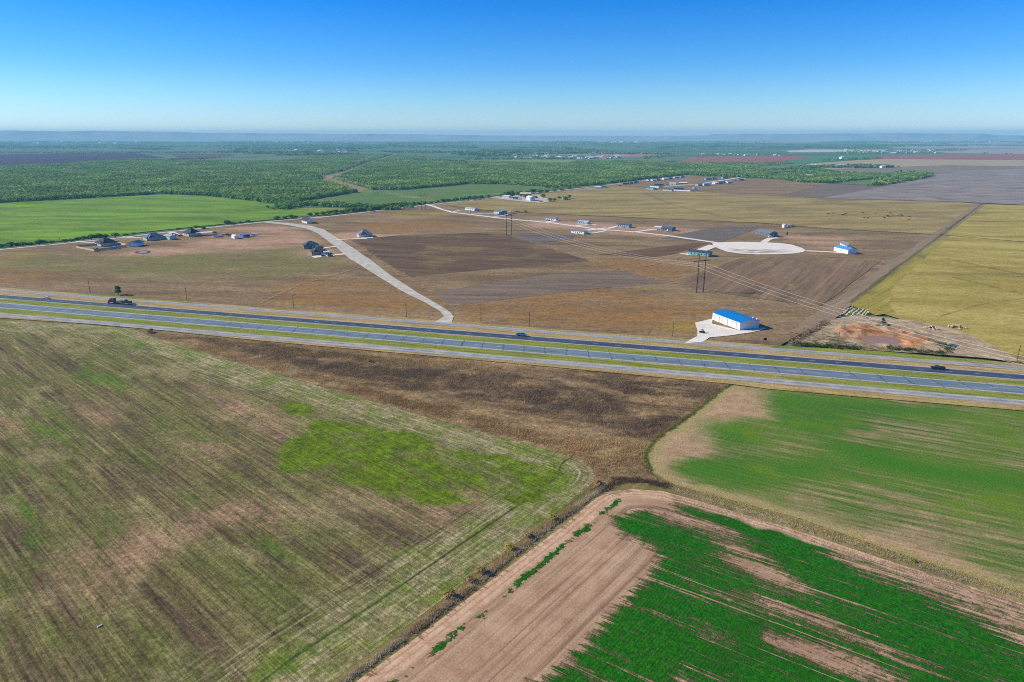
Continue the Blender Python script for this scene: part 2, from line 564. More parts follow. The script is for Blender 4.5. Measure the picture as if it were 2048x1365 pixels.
def m_weeds():
    t = NT(bpy.data.materials.new('dry_weeds_ground'))
    n = t.noise(t.frame(-16, 26, 9), 1.0, 6, .65)
    n2 = t.noise(t.P, .05, 5, .65)
    c = t.mix(t.mr(n, .38, .62), S(104, 84, 58), S(172, 142, 96))
    c = t.mix(t.mul(t.attr('dark'), t.mr(n2, .38, .58)), c, S(80, 66, 52))
    c = t.mix(t.mul(t.attr('tan'), t.mr(n2, .30, .56)), c, S(158, 132, 88))
    tr = t.mr(t.math('ABSOLUTE', t.sub(t.attr('trk'), 1.2)), .8, .3)
    c = t.mix(t.mul(tr, .5), c, S(150, 132, 104))
    c = t.bright(c, t.mr(t.noise(t.P, .28, 6, .75), .34, .66, .66, 1.3))
    c, g = grainy(t, c, .8, .42, 1.58, 8, .8)
    return t.finish(c, .95, normal=t.bump(g, .6), spec=.05)

def m_wheat():
    """thin winter wheat over pale soil"""
    t = NT(bpy.data.materials.new('thin_wheat'))
    soil = t.mix(t.mr(t.noise(t.P, .2, 6, .65), .35, .65), S(162, 130, 92), S(190, 158, 118))
    st = t.noise(t.frame(-27, 34, 2.2), 1.0, 7, .7)
    bl = t.noise(t.P, .022, 5, .6)
    green = t.mix(t.mr(bl, .40, .62), S(66, 106, 28), S(96, 122, 38))
    cov = t.add(t.mul(t.attr('bare'), -1.0), t.add(t.mul(t.attr('lush'), .35), t.add(t.mr(st, .28, .72, -.5, .5), t.mr(bl, .3, .7, -.3, .3))))
    f = t.mr(cov, -.52, .16)
    c = t.mix(f, soil, green)
    c = t.mix(t.mul(t.attr('lush'), t.mr(bl, .35, .6)), c, S(62, 118, 20))
    yl = t.mul(t.mr(t.noise(t.P, .03, 3, .5), .58, .66), f)
    c = t.mix(t.mul(yl, .6), c, S(104, 130, 20))
    d = t.attr('d')
    ln = t.mr(t.math('SINE', t.mul(d, 2.4)), .1, 1.0)
    c = t.mix(t.mul(t.mul(ln, t.mr(d, 60, 25)), t.mr(st, .4, .7, 0, .22)), c, S(176, 146, 110))
    edge = t.mr(t.add(d, t.mr(t.noise(t.P, .1, 4), .3, .7, -3, 3)), 4.5, 1.5)
    c = t.mix(edge, c, S(164, 148, 92))
    c, g = grainy(t, c, 1.4, .66, 1.34, 6, .72)
    return t.finish(c, .95, normal=t.bump(g, .25), spec=.05)

def m_crop():
    """lush green strips over bare sandy soil"""
    t = NT(bpy.data.materials.new('green_crop_on_soil'))
    d = t.attr('d')
    soil = t.mix(t.mr(t.noise(t.P, .12, 6, .65), .35, .65), S(162, 128, 96), S(186, 154, 118))
    sx = t.new('ShaderNodeCombineXYZ'); t.put(sx.inputs[0], t.mul(d, .9))
    px = t.new('ShaderNodeSeparateXYZ'); t.put(px.inputs[0], t.P)
    t.put(sx.inputs[1], t.mul(px.outputs[0], .012)); t.put(sx.inputs[2], t.mul(px.outputs[1], .012))
    fur = t.noise(sx.outputs[0], 1.0, 4, .65)
    soil = t.mix(t.mul(t.mr(fur, .47, .36), .62), soil, S(118, 90, 66))
    soil = t.mix(t.mul(t.mr(fur, .54, .66), .5), soil, S(204, 172, 136))
    soil = t.mix(t.mul(t.mr(t.noise(t.P, .025, 5, .6), .5, .66), .5), soil, S(146, 112, 82))
    st = t.noise(t.frame(-34, 30, 1.5), 1.0, 7, .72)
    st2 = t.noise(t.frame(-34, 70, 7, 21.), 1.0, 4, .6)
    clump = t.noise(t.P, .55, 5, .7)
    gap = t.noise(t.frame(-34, 130, .9, 7.), 1.0, 3, .6)
    fineb = t.noise(t.P, 1.6, 4, .75)
    cov = t.add(t.add(t.add(t.mul(t.attr('bare'), -.95), t.mul(t.attr('soil'), -1.1)), t.add(t.mul(t.mr(gap, .58, .66), -.9), t.mr(fineb, .25, .75, -.28, .28))), t.add(t.mr(st, .30, .70, -.85, .8), t.add(t.mr(st2, .3, .7, -.3, .3), t.mr(clump, .25, .75, -.42, .42))))
    dj = t.add(d, t.mr(t.noise(t.P, .25, 5, .7), .25, .75, -1.6, 1.6))
    stp = t.mul(t.mr(t.math('ABSOLUTE', t.sub(dj, 6.0)), 1.5, .2), t.mr(t.noise(t.P, .06, 6, .7), .38, .60))
    cov = t.add(cov, t.mul(t.mul(t.attr('lush'), stp), 4.5))
    f = t.mr(cov, -.92, -.34)
    g0 = t.noise(t.P, 1.1, 6, .75)
    green = t.mix(t.mr(g0, .35, .66), S(16, 74, 2), S(46, 126, 6))
    green = t.mix(t.mr(t.noise(t.P, .06, 4), .5, .68), green, S(32, 92, 4))
    rowl = t.add(t.mul(t.math('SINE', t.mul(d, 7.5)), .5), .5)
    green = t.bright(green, t.mr(rowl, 0, 1, .85, 1.12))
    c = t.mix(f, soil, green)
    # beaten track round the outside
    dn = t.add(d, t.mr(t.noise(t.P, .12, 4), .3, .7, -1.2, 1.2))
    trk = t.mr(dn, 5.2, 3.6)
    tcol = t.mix(t.mr(t.noise(t.P, .4, 5, .7), .35, .65), S(188, 150, 112), S(214, 180, 142))
    rut = t.mr(t.math('ABSOLUTE', t.sub(t.math('ABSOLUTE', t.sub(d, 2.2)), .9)), .45, .15)
    tcol = t.mix(t.mul(rut, .38), tcol, S(150, 100, 66))
    c = t.mix(trk, c, tcol)
    c, g = grainy(t, c, 1.8, .78, 1.22, 5, .7)
    h = t.add(t.mul(f, t.add(1.0, t.mul(g0, 1.3))), t.add(t.mul(fur, .25), t.mul(g, .3)))
    return t.finish(c, .95, normal=t.bump(h, .3), spec=.06)

def m_verge():
    t = NT(bpy.data.materials.new('roadside_grass'))
    v = t.attr('hw')                                   # metres north of the middle of the median
    n = t.noise(t.frame(-14.6, 34, 2.2), 1.0, 6, .65)
    n2 = t.noise(t.frame(-14.6, 60, 5, 9.), 1.0, 5, .6)
    tan = t.mix(t.mr(n, .35, .65), S(148, 124, 72), S(196, 166, 106))
    gr = t.mix(t.mr(n, .35, .65), S(106, 118, 40), S(152, 154, 62))
    f = t.add(t.attr('lush'), t.mr(n2, .3, .7, -.55, .55))
    c = t.mix(t.mr(f, .2, .55), tan, gr)
    c = t.mix(t.mul(t.mr(t.noise(t.frame(-14.6, 25, 1.4, 50.), 1.0, 4), .6, .7), .8), c, S(64, 82, 24))
    c, g = grainy(t, c, .8, .68, 1.32, 6, .72)
    return t.finish(c, .95, normal=t.bump(g, .35), spec=.05)

def m_pasture():
    """brown mown grass between the houses"""
    t = NT(bpy.data.materials.new('brown_pasture'))
    n = t.noise(t.frame(-8, 120, 30), 1.0, 6, .62)
    n2 = t.noise(t.frame(5, 60, 14, 15.), 1.0, 6, .65)
    c = t.mix(t.mr(n, .36, .64), S(118, 96, 66), S(154, 128, 90))
    c = t.mix(t.mul(t.mr(n2, .54, .68), .7), c, S(150, 126, 64))
    c = t.mix(t.mul(t.mr(t.noise(t.frame(-4, 90, 16, 61.), 1.0, 5, .6), .56, .68), .6), c, S(100, 82, 58))
    c = t.mix(t.mul(t.attr('olive'), t.mr(n2, .32, .56)), c, S(122, 116, 62))
    c = t.mix(t.mul(t.attr('red'), t.mr(n, .30, .58)), c, S(184, 146, 112))
    c = t.mix(t.mul(t.attr('rust'), t.mr(n2, .32, .58)), c, S(148, 110, 60))
    c = t.mix(t.mul(t.mul(t.attr('yellow'), t.mr(n2, .40, .6)), .8), c, S(164, 142, 50))
    c = t.bright(c, t.mr(t.noise(t.frame(-3, 14, 4, 7.), 1.0, 6, .72), .3, .7, .76, 1.24))
    c, g = grainy(t, c, .4, .62, 1.38, 7, .75)
    return t.finish(c, .95, normal=t.bump(g, .4), spec=.05)

def m_tilled(name, c0, c1, ang, row=2.2, amt=.35, tri=None):
    t = NT(bpy.data.materials.new(name))
    n = t.noise(t.frame(ang, 120, 14), 1.0, 6, .65)
    c = t.mix(t.mr(n, .35, .65), c0, c1)
    if tri:
        c = t.mix(t.mul(t.mr(t.noise(t.P, .02, 5, .6), .52, .66), .7), c, tri)
    r = t.noise(t.frame(ang, 90, row, 4.), 1.0, 2, .5)
    c = t.bright(c, t.mr(r, .3, .7, 1 - amt, 1 + amt))
    c, g = grainy(t, c, .5, .75, 1.25, 6, .7)
    return t.finish(c, .95, normal=t.bump(g, .3), spec=.05)

def m_greenfield(name, c0, c1, c2, ang=-6):
    t = NT(bpy.data.materials.new(name))
    n = t.noise(t.frame(ang, 130, 42), 1.0, 5, .6)
    c = t.mix(t.mr(n, .38, .62), c0, c1)
    n2 = t.noise(t.frame(ang + 14, 160, 28, 33.), 1.0, 4, .6)
    c = t.mix(t.mr(n2, .55, .66), c, c2)
    c = t.bright(c, t.mr(t.noise(t.frame(ang * .3, 9, 3.5, 5.), 1.0, 5, .7), .3, .7, .8, 1.2))
    c, g = grainy(t, c, .5, .72, 1.28, 7, .75)
    return t.finish(c, .95, normal=t.bump(g, .4), spec=.05)

def m_road(kind):
    t = NT(bpy.data.materials.new(kind + '_paving'))
    u = t.attr('u'); v = t.attr('v')
    wear = t.noise(t.frame(-14.6, 60, .9), 1.0, 4, .6)
    patch = t.noise(t.frame(-14.6, 30, 4), 1.0, 5, .6)
    av = t.math('ABSOLUTE', v)
    if kind == 'asphalt':
        c = t.mix(t.mr(patch, .35, .65), S(50, 60, 74), S(68, 80, 94))
        c = t.mix(t.mul(t.mr(wear, .5, .7), .5), c, S(88, 100, 112))
        sh = S(178, 172, 152)
        c = t.mix(t.mr(av, 3.95, 4.1), c, t.bright(sh, t.mr(patch, .3, .7, .85, 1.1)))
        edge = t.mr(t.math('ABSOLUTE', t.sub(av, 3.8)), .12, .07)
    else:
        c = t.mix(t.mr(patch, .35, .65), S(94, 110, 116), S(120, 134, 138))
        c = t.mix(t.mul(t.mr(wear, .5, .68), .5), c, S(84, 100, 108))
        sh = S(176, 176, 164)
        c = t.mix(t.mr(av, 4.9, 5.1), c, t.bright(sh, t.mr(patch, .3, .7, .88, 1.08)))
        # sealed joints across the slabs, wandering a little
        wob = t.mr(t.noise(t.frame(-14.6, 3, 3), 1.0, 3), .3, .7, -.7, .7)
        uu = t.add(t.add(u, t.mul(v, .22)), wob)
        j = t.math('ABSOLUTE', t.sub(t.math('MODULO', t.add(uu, 4000.0), 11.5), 5.75))
        jm = t.mul(t.mr(j, .42, .16), t.mr(t.noise(t.frame(0, 40, 9, 3.), 1.0, 2), .36, .46))
        c = t.mix(t.mul(jm, .8), c, S(58, 64, 72))
        edge = t.mr(t.math('ABSOLUTE', t.sub(av, 4.75)), .12, .07)
    c = t.mix(t.mul(edge, .7), c, S(226, 226, 220))
    dash = t.mul(t.mr(t.math('ABSOLUTE', v), .13, .08), t.mr(t.math('MODULO', t.add(u, 4000.0), 12.2), 3.1, 3.0))
    c = t.mix(t.mul(dash, .8), c, S(226, 226, 220))
    g = t.noise(t.P, 2.5, 5, .7)
    c = t.bright(c, t.mr(g, .3, .7, .9, 1.1))
    return t.finish(c, .75, spec=.35)

def m_gravel(name, c0, c1, grassy=.0, mid=None, w=3.0):
    t = NT(bpy.data.materials.new(name))
    n = t.noise(t.P, .12, 6, .7)
    c = t.mix(t.mr(n, .35, .65), c0, c1)
    if mid:
        av = t.math('ABSOLUTE', t.attr('v'))
        m = t.mul(t.mr(av, w * .22, w * .1), t.mr(t.noise(t.P, .2, 4), .4, .6))
        c = t.mix(t.mul(m, .6), c, mid)
        tr = t.mr(t.math('ABSOLUTE', t.sub(av, w * .27)), w * .12, w * .04)
        c = t.bright(c, t.mr(tr, 0, 1, 1, 1.12))
    c, g = grainy(t, c, .8, .85, 1.15)
    return t.finish(c, .9, normal=t.bump(g, .1), spec=.1)

def m_faint(name, c0, keep=.55, sc_=.25, top=.8):
    """a worn line: the land below shows through in patches"""
    t = NT(bpy.data.materials.new(name))
    n = t.noise(t.P, sc_, 5, .7)
    av = t.math('ABSOLUTE', t.attr('v'))
    b = t.new('ShaderNodeBsdfDiffuse'); t.put(b.inputs[0], t.bright(c0, t.mr(n, .3, .7, .8, 1.2)))
    tr = t.new('ShaderNodeBsdfTransparent')
    mx = t.new('ShaderNodeMixShader')
    t.put(mx.inputs[0], t.mr(t.add(n, t.mul(av, -.02)), keep - .12, keep + .1, 0, top))
    t.t.links.new(tr.outputs[0], mx.inputs[1]); t.t.links.new(b.outputs[0], mx.inputs[2])
    t.t.links.new(mx.outputs[0], t.out.inputs[0])
    return t.m
# ------------------------------------------------------------------ the plain and its fields, far to near
gr = MB().add([(-18500, -1400, 0), (18500, -1400, 0), (18500, 16000, 0), (-18500, 16000, 0)], [(0, 1, 2, 3)]).build('ground', m_ground())
gr['kind'] = 'structure'

# mesas on the horizon
def hills(name, prof, dist, depth, c0, c1, seed):
    vs = []; fs = []
    px = np.linspace(prof[0][0], prof[-1][0], 420)
    py = np.interp(px, [p[0] for p in prof], [p[1] for p in prof])
    rows = [(-0.9, 0.0), (-0.55, .28), (-0.3, .55), (-.16, .8), (-.1, .97), (0.0, 1.0), (1.0, .98), (1.5, 0.0)]
    for i, (x, y) in enumerate(zip(px, py)):
        top = CAM_H + (HZ - y) / FPX * dist
        X = (x - 1024) / FPX * dist
        for k, (q, hf) in enumerate(rows):
            w = mnoise.noise(Vector((X / 420.0, seed, k * .3))) * 120 + mnoise.noise(Vector((X / 60.0, seed + 5, k * .6))) * 40
            f = 0 if k in (0, 7) else 1
            vs.append((X * (1 + q * depth / dist), dist + q * depth + w * f * (1 if k < 5 else 0), max(0, top * hf) - (0.5 if hf == 0 else 0)))
    m = len(rows)
    for i in range(len(px) - 1):
        for k in range(m - 1):
            fs.append((i*m + k, (i+1)*m + k, (i+1)*m + k + 1, i*m + k + 1))
    t = NT(bpy.data.materials.new(name + '_slopes'))
    n = t.noise(t.frame(0, 700, 700), 1.0, 6, .65)
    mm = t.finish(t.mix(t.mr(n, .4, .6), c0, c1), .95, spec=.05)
    me = bpy.data.meshes.new(name); me.from_pydata(vs, [], fs)
    me.materials.append(mm); me.shade_smooth()
    o = bpy.data.objects.new(name, me); col.objects.link(o); o['kind'] = 'structure'
    return o
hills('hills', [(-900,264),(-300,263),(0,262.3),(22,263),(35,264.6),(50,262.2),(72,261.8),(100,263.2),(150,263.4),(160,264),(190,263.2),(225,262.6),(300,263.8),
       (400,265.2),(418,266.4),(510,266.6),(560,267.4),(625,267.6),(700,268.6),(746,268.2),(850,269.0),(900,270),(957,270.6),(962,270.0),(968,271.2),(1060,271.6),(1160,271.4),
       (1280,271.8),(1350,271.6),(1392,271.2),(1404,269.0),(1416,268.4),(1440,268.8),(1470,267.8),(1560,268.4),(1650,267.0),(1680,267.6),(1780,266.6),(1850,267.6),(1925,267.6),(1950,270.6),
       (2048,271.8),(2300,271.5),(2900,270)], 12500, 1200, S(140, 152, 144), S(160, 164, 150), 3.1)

DX = 500     # how far the land runs on past the frame
def F(name, poly, mat, **kw):
    F.z += 0.03
    return field(name, poly, F.z, mat, **kw)
F.z = 0.02
# -- far farmland -------------------------------------------------------------------------------------------------
lav = m_far('lavender_fallow', S(142, 134, 136), S(164, 152, 146), 0, 500, 60)
pale = m_far('pale_stubble', S(186, 170, 140), S(206, 190, 160), 0, 400, 50)
purp = m_far('bare_dark_soil', S(62, 46, 58), S(78, 58, 66), 2, 300, 40)
redd = m_far('red_soil', S(140, 82, 66), S(160, 104, 82), 2, 300, 30)
tanf = m_far('tan_stubble', S(158, 136, 104), S(182, 158, 118), 2, 300, 40)
olv = m_far('olive_field', S(110, 130, 70), S(134, 148, 84), 2, 300, 40)
grn = m_far('green_strip', S(70, 116, 66), S(88, 130, 76), 2, 300, 40)
greyb = m_far('grey_brown_pasture', S(118, 106, 88), S(142, 128, 106), 3, 260, 40, S(150, 136, 96))
F('fallow_field', [(1740,286),(1900,286),(2048,284),(2500,283),(2500,297),(2048,297),(1850,298),(1790,297)], lav)
F('fallow_field', [(1570,302),(1620,299.4),(1840,300),(1870,303.5),(1700,304.5),(1580,305)], pale)
F('stubble_field', [(1400,285.2),(1500,284),(1640,283.6),(1640,284.8),(1500,285.6)], pale)
F('stubble_field', [(1758,283),(1860,283.4),(1870,284.4),(1770,284)], pale)
F('stubble_field', [(880,286.8),(1000,285.6),(1180,287.2),(1290,286.4),(1290,287.6),(1100,288.4)], m_far('pale_olive', S(120,132,110), S(150,150,126), 0, 300, 30))
F('stubble_field', [(1840,301),(2048,297.5),(2500,297),(2500,309),(2048,308.5),(1900,307),(1870,303.5)], m_far('lilac_stubble', S(150,136,124), S(172,154,132), 0, 400, 50, S(140,130,132)))
F('fallow_field', [(940,310),(1000,304.6),(1110,303.4),(1215,304.2),(1200,309),(1080,311),(980,312)], lav)
F('plowed_field', [(1196,304.4),(1330,305.6),(1330,311),(1240,316),(1190,313)], m_far('dusty_red', S(150,112,98), S(164,128,110)))
F('plowed_field', [(1360,324),(1386,315),(1440,312.2),(1590,312.5),(1625,313),(1560,323),(1490,326)], redd)
F('crop_field', [(1575,326),(1640,315),(1700,311),(1790,311.5),(1770,315),(1690,321),(1620,327)], grn)
F('stubble_field', [(1620,328),(1700,322),(1780,318),(2048,320.5),(2500,322),(2500,336),(2048,333),(1900,331),(1700,342),(1570,341)], tanf)
F('plowed_field', [(1735,318),(1760,312),(1850,310),(1920,310),(2048,309),(2500,309),(2500,323),(2048,320.5),(1850,319.5)], redd)
F('pasture', [(1560,341),(1680,338),(1900,331),(2048,333),(2500,336),(2500,350),(2048,346),(1940,346),(1862,356),(1790,346),(1680,345)], greyb)
F('crop_field', [(918,325),(960,320.6),(1080,319.6),(1155,320.6),(1132,327.4),(1020,325.5)], olv)
F('plowed_field', [(-500,320),(0,309.5),(150,306.5),(262,305.5),(330,316),(270,318),(190,323.5),(100,329.5),(0,333),(-500,352)], purp)
F('plowed_field', [(342,309),(458,308),(470,311),(440,315),(382,322),(330,321.5),(352,316)], m_far('plum_soil', S(88,66,66), S(106,80,76)))
F('plowed_field', [(-500,306),(0,301.4),(195,300),(200,302.4),(0,304.8),(-500,311)], m_far('mauve_soil', S(104,92,96), S(120,104,104)))
F('clearing', [(500,326),(520,315),(560,312),(575,315),(545,322)], m_far('dusk_soil', S(104,86,80), S(124,106,92)))
F('clearing', [(618,305.5),(690,303.5),(702,307),(640,309)], m_far('farmyard_soil', S(150,124,104), S(170,140,116)))
# -- scrub floor under the mesquite ---------------------------------------------------------------------------------
def m_scrub():
    t = NT(bpy.data.materials.new('scrub_floor'))
    n = t.noise(t.P, .03, 6, .65)
    c = t.mix(t.mr(n, .38, .62), S(80, 108, 52), S(120, 130, 74))
    c = t.mix(t.mr(t.noise(t.frame(3, 240, 70), 1., 4), .58, .7), c, S(132, 112, 82))
    c, g = grainy(t, c, .2, .7, 1.3)
    return t.finish(c, .95, spec=.05)
F('scrub_floor', [(-500,352),(0,334),(190,323),(330,321),(640,312),(785,308),(900,318),(1130,327),(1160,322),(1480,325),(1590,327),(1690,345),(1862,350),(1862,356),(1745,372),(1660,367),(1540,358),(1370,350),
      (1190,374),(1090,379),(930,371),(800,383),(640,402),(575,414),(330,391),(285,392),(0,408),(-500,446)], m_scrub())
F('power_line_clearing', [(640,352),(680,345),(735,325),(786,308),(797,309),(742,326),(702,343),(668,356),(694,366),(738,379),(722,385),(700,383),(668,371),(640,362),(628,358)], m_far('clearing_grass', S(126,118,78), S(160,138,104), 40, 120, 14), spacing=None, jit=3, step=20)
F('plowed_field', [(1470,391),(1540,377),(1650,368),(1745,372),(1860,353),(1868,351),(1760,376),(1640,398),(1560,393)], m_tilled('brown_fallow', S(110,96,84), S(128,112,92), 14, 6, .15, S(140,118,86)))
F('plowed_field', [(1640,398),(1760,376),(1868,350.5),(1955,340),(2048,338.5),(2600,339),(2600,456),(2048,411),(1900,404)], m_tilled('grey_tilled', S(124,112,100), S(158,146,132), 2, 9, .25, S(108,96,86)))
# -- green fields on the left ------------------------------------------------------------------------------------------
F('green_field', [(-600,456),(0,408),(150,400),(285,392),(330,390.5),(375,391),(420,395),(510,404),(580,416),(700,419),(690,426),(560,439),(450,449),(330,461),(230,472),(120,484),(0,496),(-600,560)],
  m_greenfield('green_wheat', S(92,120,34), S(126,154,44), S(118,170,16), -4), jit=1, step=30)
F('green_field', [(600,405),(640,398),(712,387),(800,383),(930,371.5),(1005,371),(1090,376),(1100,381),(1010,390),(880,405),(790,418),(720,413),(640,406)],
  m_greenfield('thin_green_wheat', S(106,120,62), S(88,122,54), S(128,130,76), 8), jit=1, step=30)
strip('dirt_track', [(368,388.5),(400,391),(480,397.5),(540,404),(572,411),(582,416.5),(620,418.5),(690,419)], 4.5, F.z + .05, m_gravel('red_track', S(178,132,96), S(196,152,116)))
# -- pasture -------------------------------------------------------------------------------------------------------------
F('pasture', [(-700,574),(0,500),(120,489.5),(250,476.5),(330,466.5),(450,453.5),(560,442.5),(640,436.5),(760,422.5),(840,412.5),(960,400.5),(1000,393.5),(1100,384.5),(1190,374.5),(1300,360.5),(1370,352.5),(1480,357),(1560,360),(1660,368),
      (1560,393),(1640,398),(1900,404.5),(1960,409),(1890,474),(1705,608),(1620,660),(1560,694),(1300,676),(1024,655),(512,618),(0,580),(-700,528)], m_pasture(), spacing=14,
  masks={'olive': ([[(0,503),(200,520),(420,505),(640,495),(690,520),(600,555),(380,560),(150,545),(0,548)], [(440,515),(620,495),(690,512),(650,545),(480,540)]], 25),
         'red': ([[(215,512),(300,498),(400,484),(470,470),(560,456),(602,462),(640,486),(620,494),(560,498),(440,504),(340,511)], [(412,464),(520,451),(600,456),(560,470)],
                  [(655,475),(700,464),(800,466),(860,472),(760,482),(690,482)], [(588,505),(640,500),(682,504),(690,512),(640,515),(595,515)],
                  [(1060,440),(1330,455),(1420,462),(1330,478),(1060,455)], [(1560,470),(1700,480),(1680,500),(1600,495)]], 14),
         'rust': ([[(620,560),(800,575),(880,625),(700,625),(520,612),(560,580)], [(930,605),(1200,580),(1330,600),(1500,640),(1380,670),(1040,650),(920,635)],
                   [(1180,522),(1300,520),(1390,535),(1330,567),(1240,545)], [(0,540),(120,548),(100,570),(0,566)], [(700,450),(900,440),(950,460),(760,468)]], 16),
         'yellow': ([[(780,425),(900,425),(900,437),(790,436)], [(0,506),(80,510),(60,520),(0,520)], [(1330,640),(1400,650),(1380,668),(1320,660)], [(900,640),(960,640),(940,656),(905,652)], [(540,600),(600,606),(560,616)]], 8)})
tanp = m_greenfield('tan_pasture', S(164,144,86), S(134,116,70), S(176,150,80), 2)
F('pasture', [(882,410),(965,401),(1003,395),(1100,386),(1190,377),(1240,373),(1330,382),(1480,390),(1560,393.5),(1640,398.5),(1900,405),(1960,409.5),(1877,471.5),(1660,459.5),(1510,447),(1330,440),(1040,426.5),(960,421)], tanp, jit=1.5, step=25)
F('plowed_field', [(700,481),(800,472.5),(1005,466),(1040,480),(1178,524),(990,540.5),(815,556.5),(745,511)], m_tilled('dark_fallow', S(92,72,54), S(118,94,66), -14, 5, .2, S(138,116,66)), jit=1.5, step=15)
F('plowed_field', [(868,587),(1000,566),(1100,551),(1238,542.5),(1338,568),(1200,579),(1040,598),(900,614.5)], m_tilled('grey_stripe', S(112,96,78), S(136,116,94), -2, 2.0, .3), jit=1.5, step=15)
F('plowed_field', [(1195,511),(1255,504),(1392,487.5),(1415,489),(1342,512),(1300,517)], m_tilled('umber_fallow', S(98,76,58), S(120,90,62), 10, 4, .15, S(136,96,54)), jit=1.5, step=15)
F('plowed_field', [(1322,479),(1415,459),(1515,452.5),(1515,459),(1442,486),(1395,484)], m_tilled('slate_fallow', S(104,94,82), S(122,110,94), 10, 4, .15), jit=1.5, step=15)
F('plowed_field', [(1018,470),(1060,468),(1150,472),(1145,480),(1070,490),(1035,480)], m_tilled('mauve_fallow', S(106,94,84), S(122,108,94), 0, 4, .15), jit=1.5, step=15)
F('plowed_field', [(1345,568),(1482,519),(1510,515),(1760,524),(1700,572),(1640,616),(1560,606),(1450,590)], m_tilled('combed_fallow', S(112,92,68), S(142,116,86), 57, 2.6, .22, S(144,108,68)), jit=1.5, step=15)
yel = m_greenfield('yellow_grass', S(156,138,62), S(182,164,86), S(126,110,56), -18)
F('hay_field', [(1964,410),(2048,412.5),(2700,462),(2700,880),(2048,730),(1985,702),(1900,668),(1795,640),(1705,612),(1795,545),(1884,475)], yel, jit=1.5, step=20)
weedy = m_tilled('weedy_strip', S(140,128,50), S(166,150,66), 46, 3, .2, S(118,104,62))
F('weed_strip', [(1698,614),(1740,575),(1800,528),(1878,474),(1900,474),(1860,508),(1790,575),(1775,605),(1790,628),(1750,634)], weedy, jit=2.5, step=8)
# mown lane beside that fence
strip('field_lane', [(1600,672),(1680,612),(1760,553),(1876,472.5),(1962,410)], 13, F.z + .06, m_tilled('lane_grass', S(136,116,88), S(152,130,100), 46, 2.5, .12), jit=1.2)
strip('fence_row', [(1700,609),(1790,540),(1881,473.5),(1964,409.5)], 3.0, F.z + .09, m_tilled('fence_grass', S(94,86,48), S(122,112,56), 46, 1.2, .2), jit=1.2)
strip('fence_row', [(880,411),(960,421),(1040,426.5),(1330,440),(1510,447),(1660,459.5),(1877,471.5),(1960,479),(2048,486),(2300,508)], 3.2, F.z + .09, m_tilled('fence_row_weeds', S(84,76,44), S(116,104,58), -6, 1.2, .2), jit=1.2)
strip('fence_row', [(1560,393),(1640,398),(1900,404.6),(2048,411.5)], 4, F.z + .09, m_tilled('fence_row_dark', S(92,82,60), S(104,92,64), 0, 1.2, .2), jit=1.0)
fnt = m_faint('worn_grass', S(172,148,104))
for ln, w_ in (([(1003,466),(1100,497),(1245,544),(1335,567),(1450,590)], 5), ([(700,480),(746,512),(815,557),(868,588)], 6), ([(515,612),(600,572),(720,538)], 2.5), ([(1515,516),(1560,545),(1600,600),(1640,640)], 9),
               ([(1345,566),(1480,518)], 4), ([(1245,544),(1340,524),(1395,500)], 4)):
    strip('worn_track', ln, w_, F.z + .1, fnt)
dk = m_faint('dark_ruts', S(100,88,54), .5, .2, .35)
for ln, w_ in (([(1290,388),(1340,410),(1430,432),(1500,444)], 10), ([(1980,418),(1935,432),(1880,470)], 3), ([(1905,478),(2048,486)], 6), ([(1890,520),(2048,553)], 6), ([(1900,556),(2048,592)], 5), ([(1560,428),(1700,430),(1800,432)], 9), ([(2048,600),(1960,612),(1880,636)], 2)):
    strip('rut', ln, w_, F.z + .1, dk)
# -- pond and its red spoil banks --------------------------------------------------------------------------------------------
POND = [(1717,676),(1735,674.5),(1762,675.5),(1790,678),(1803,683),(1803,690),(1790,694),(1765,692),(1735,689),(1722,684)]
def m_spoil():
    t = NT(bpy.data.materials.new('red_spoil'))
    n = t.noise(t.P, .12, 6, .7)
    c = t.mix(t.mr(n, .38, .62), S(150,126,92), S(194,172,134))
    rd = t.mul(t.attr('red'), t.mr(t.noise(t.P, .25, 5, .7), .42, .56))
    c = t.mix(rd, c, t.mix(t.mr(n, .4, .6), S(166,94,46), S(214,144,88)))
    wd_ = t.mul(t.attr('weed'), t.mr(t.noise(t.P, .35, 6, .7), .42, .56))
    c = t.mix(wd_, c, S(88,82,46))
    c, g = grainy(t, c, .7, .7, 1.3)
    return t.finish(c, .95, normal=t.bump(g, .4), spec=.05)
def spoil_h(P):
    d = sd_poly(P, W(POND))
    r = np.array([mnoise.noise(Vector((p[0] / 9, p[1] / 9, 1.2))) + .6 * mnoise.noise(Vector((p[0] / 3.5, p[1] / 3.5, 4.2))) for p in P])
    h = np.clip(r + .3, 0, 2) * 2.1 * mask_polys(P, [[(1660,668),(1690,652),(1760,654),(1830,664),(1870,690),(1830,702),(1700,690)]], 5)
    h = np.where(d > -2.5, np.minimum(h, np.clip(-d, 0, 9) * .5), h)
    h = h + np.clip(d, 0, 3) * -.28
    edge = np.clip(sd_poly(P, W(SPOIL)) / 6, 0, 1)
    return h * edge
SPOIL = [(1585,694),(1625,662),(1665,642),(1710,634),(1760,637),(1830,646),(1900,660),(1960,682),(2030,720),(2035,728),(1960,720),(1860,712),(1760,706),(1660,699)]
F('pond_bank', SPOIL, m_spoil(), spacing=1.6, jit=.6, height=spoil_h,
  masks={'red': ([[(1668,668),(1700,652),(1755,656),(1800,661),(1850,676),(1866,700),(1820,701),(1795,694),(1720,686),(1690,680)]], 3.5),
         'weed': ([[(1600,690),(1640,668),(1668,668),(1700,688),(1760,697),(1840,702),(1880,706),(1880,714),(1760,706),(1640,698)], [(1700,668),(1740,664),(1790,672),(1740,672)], [(1830,670),(1860,680),(1870,692),(1840,684)]], 4)})
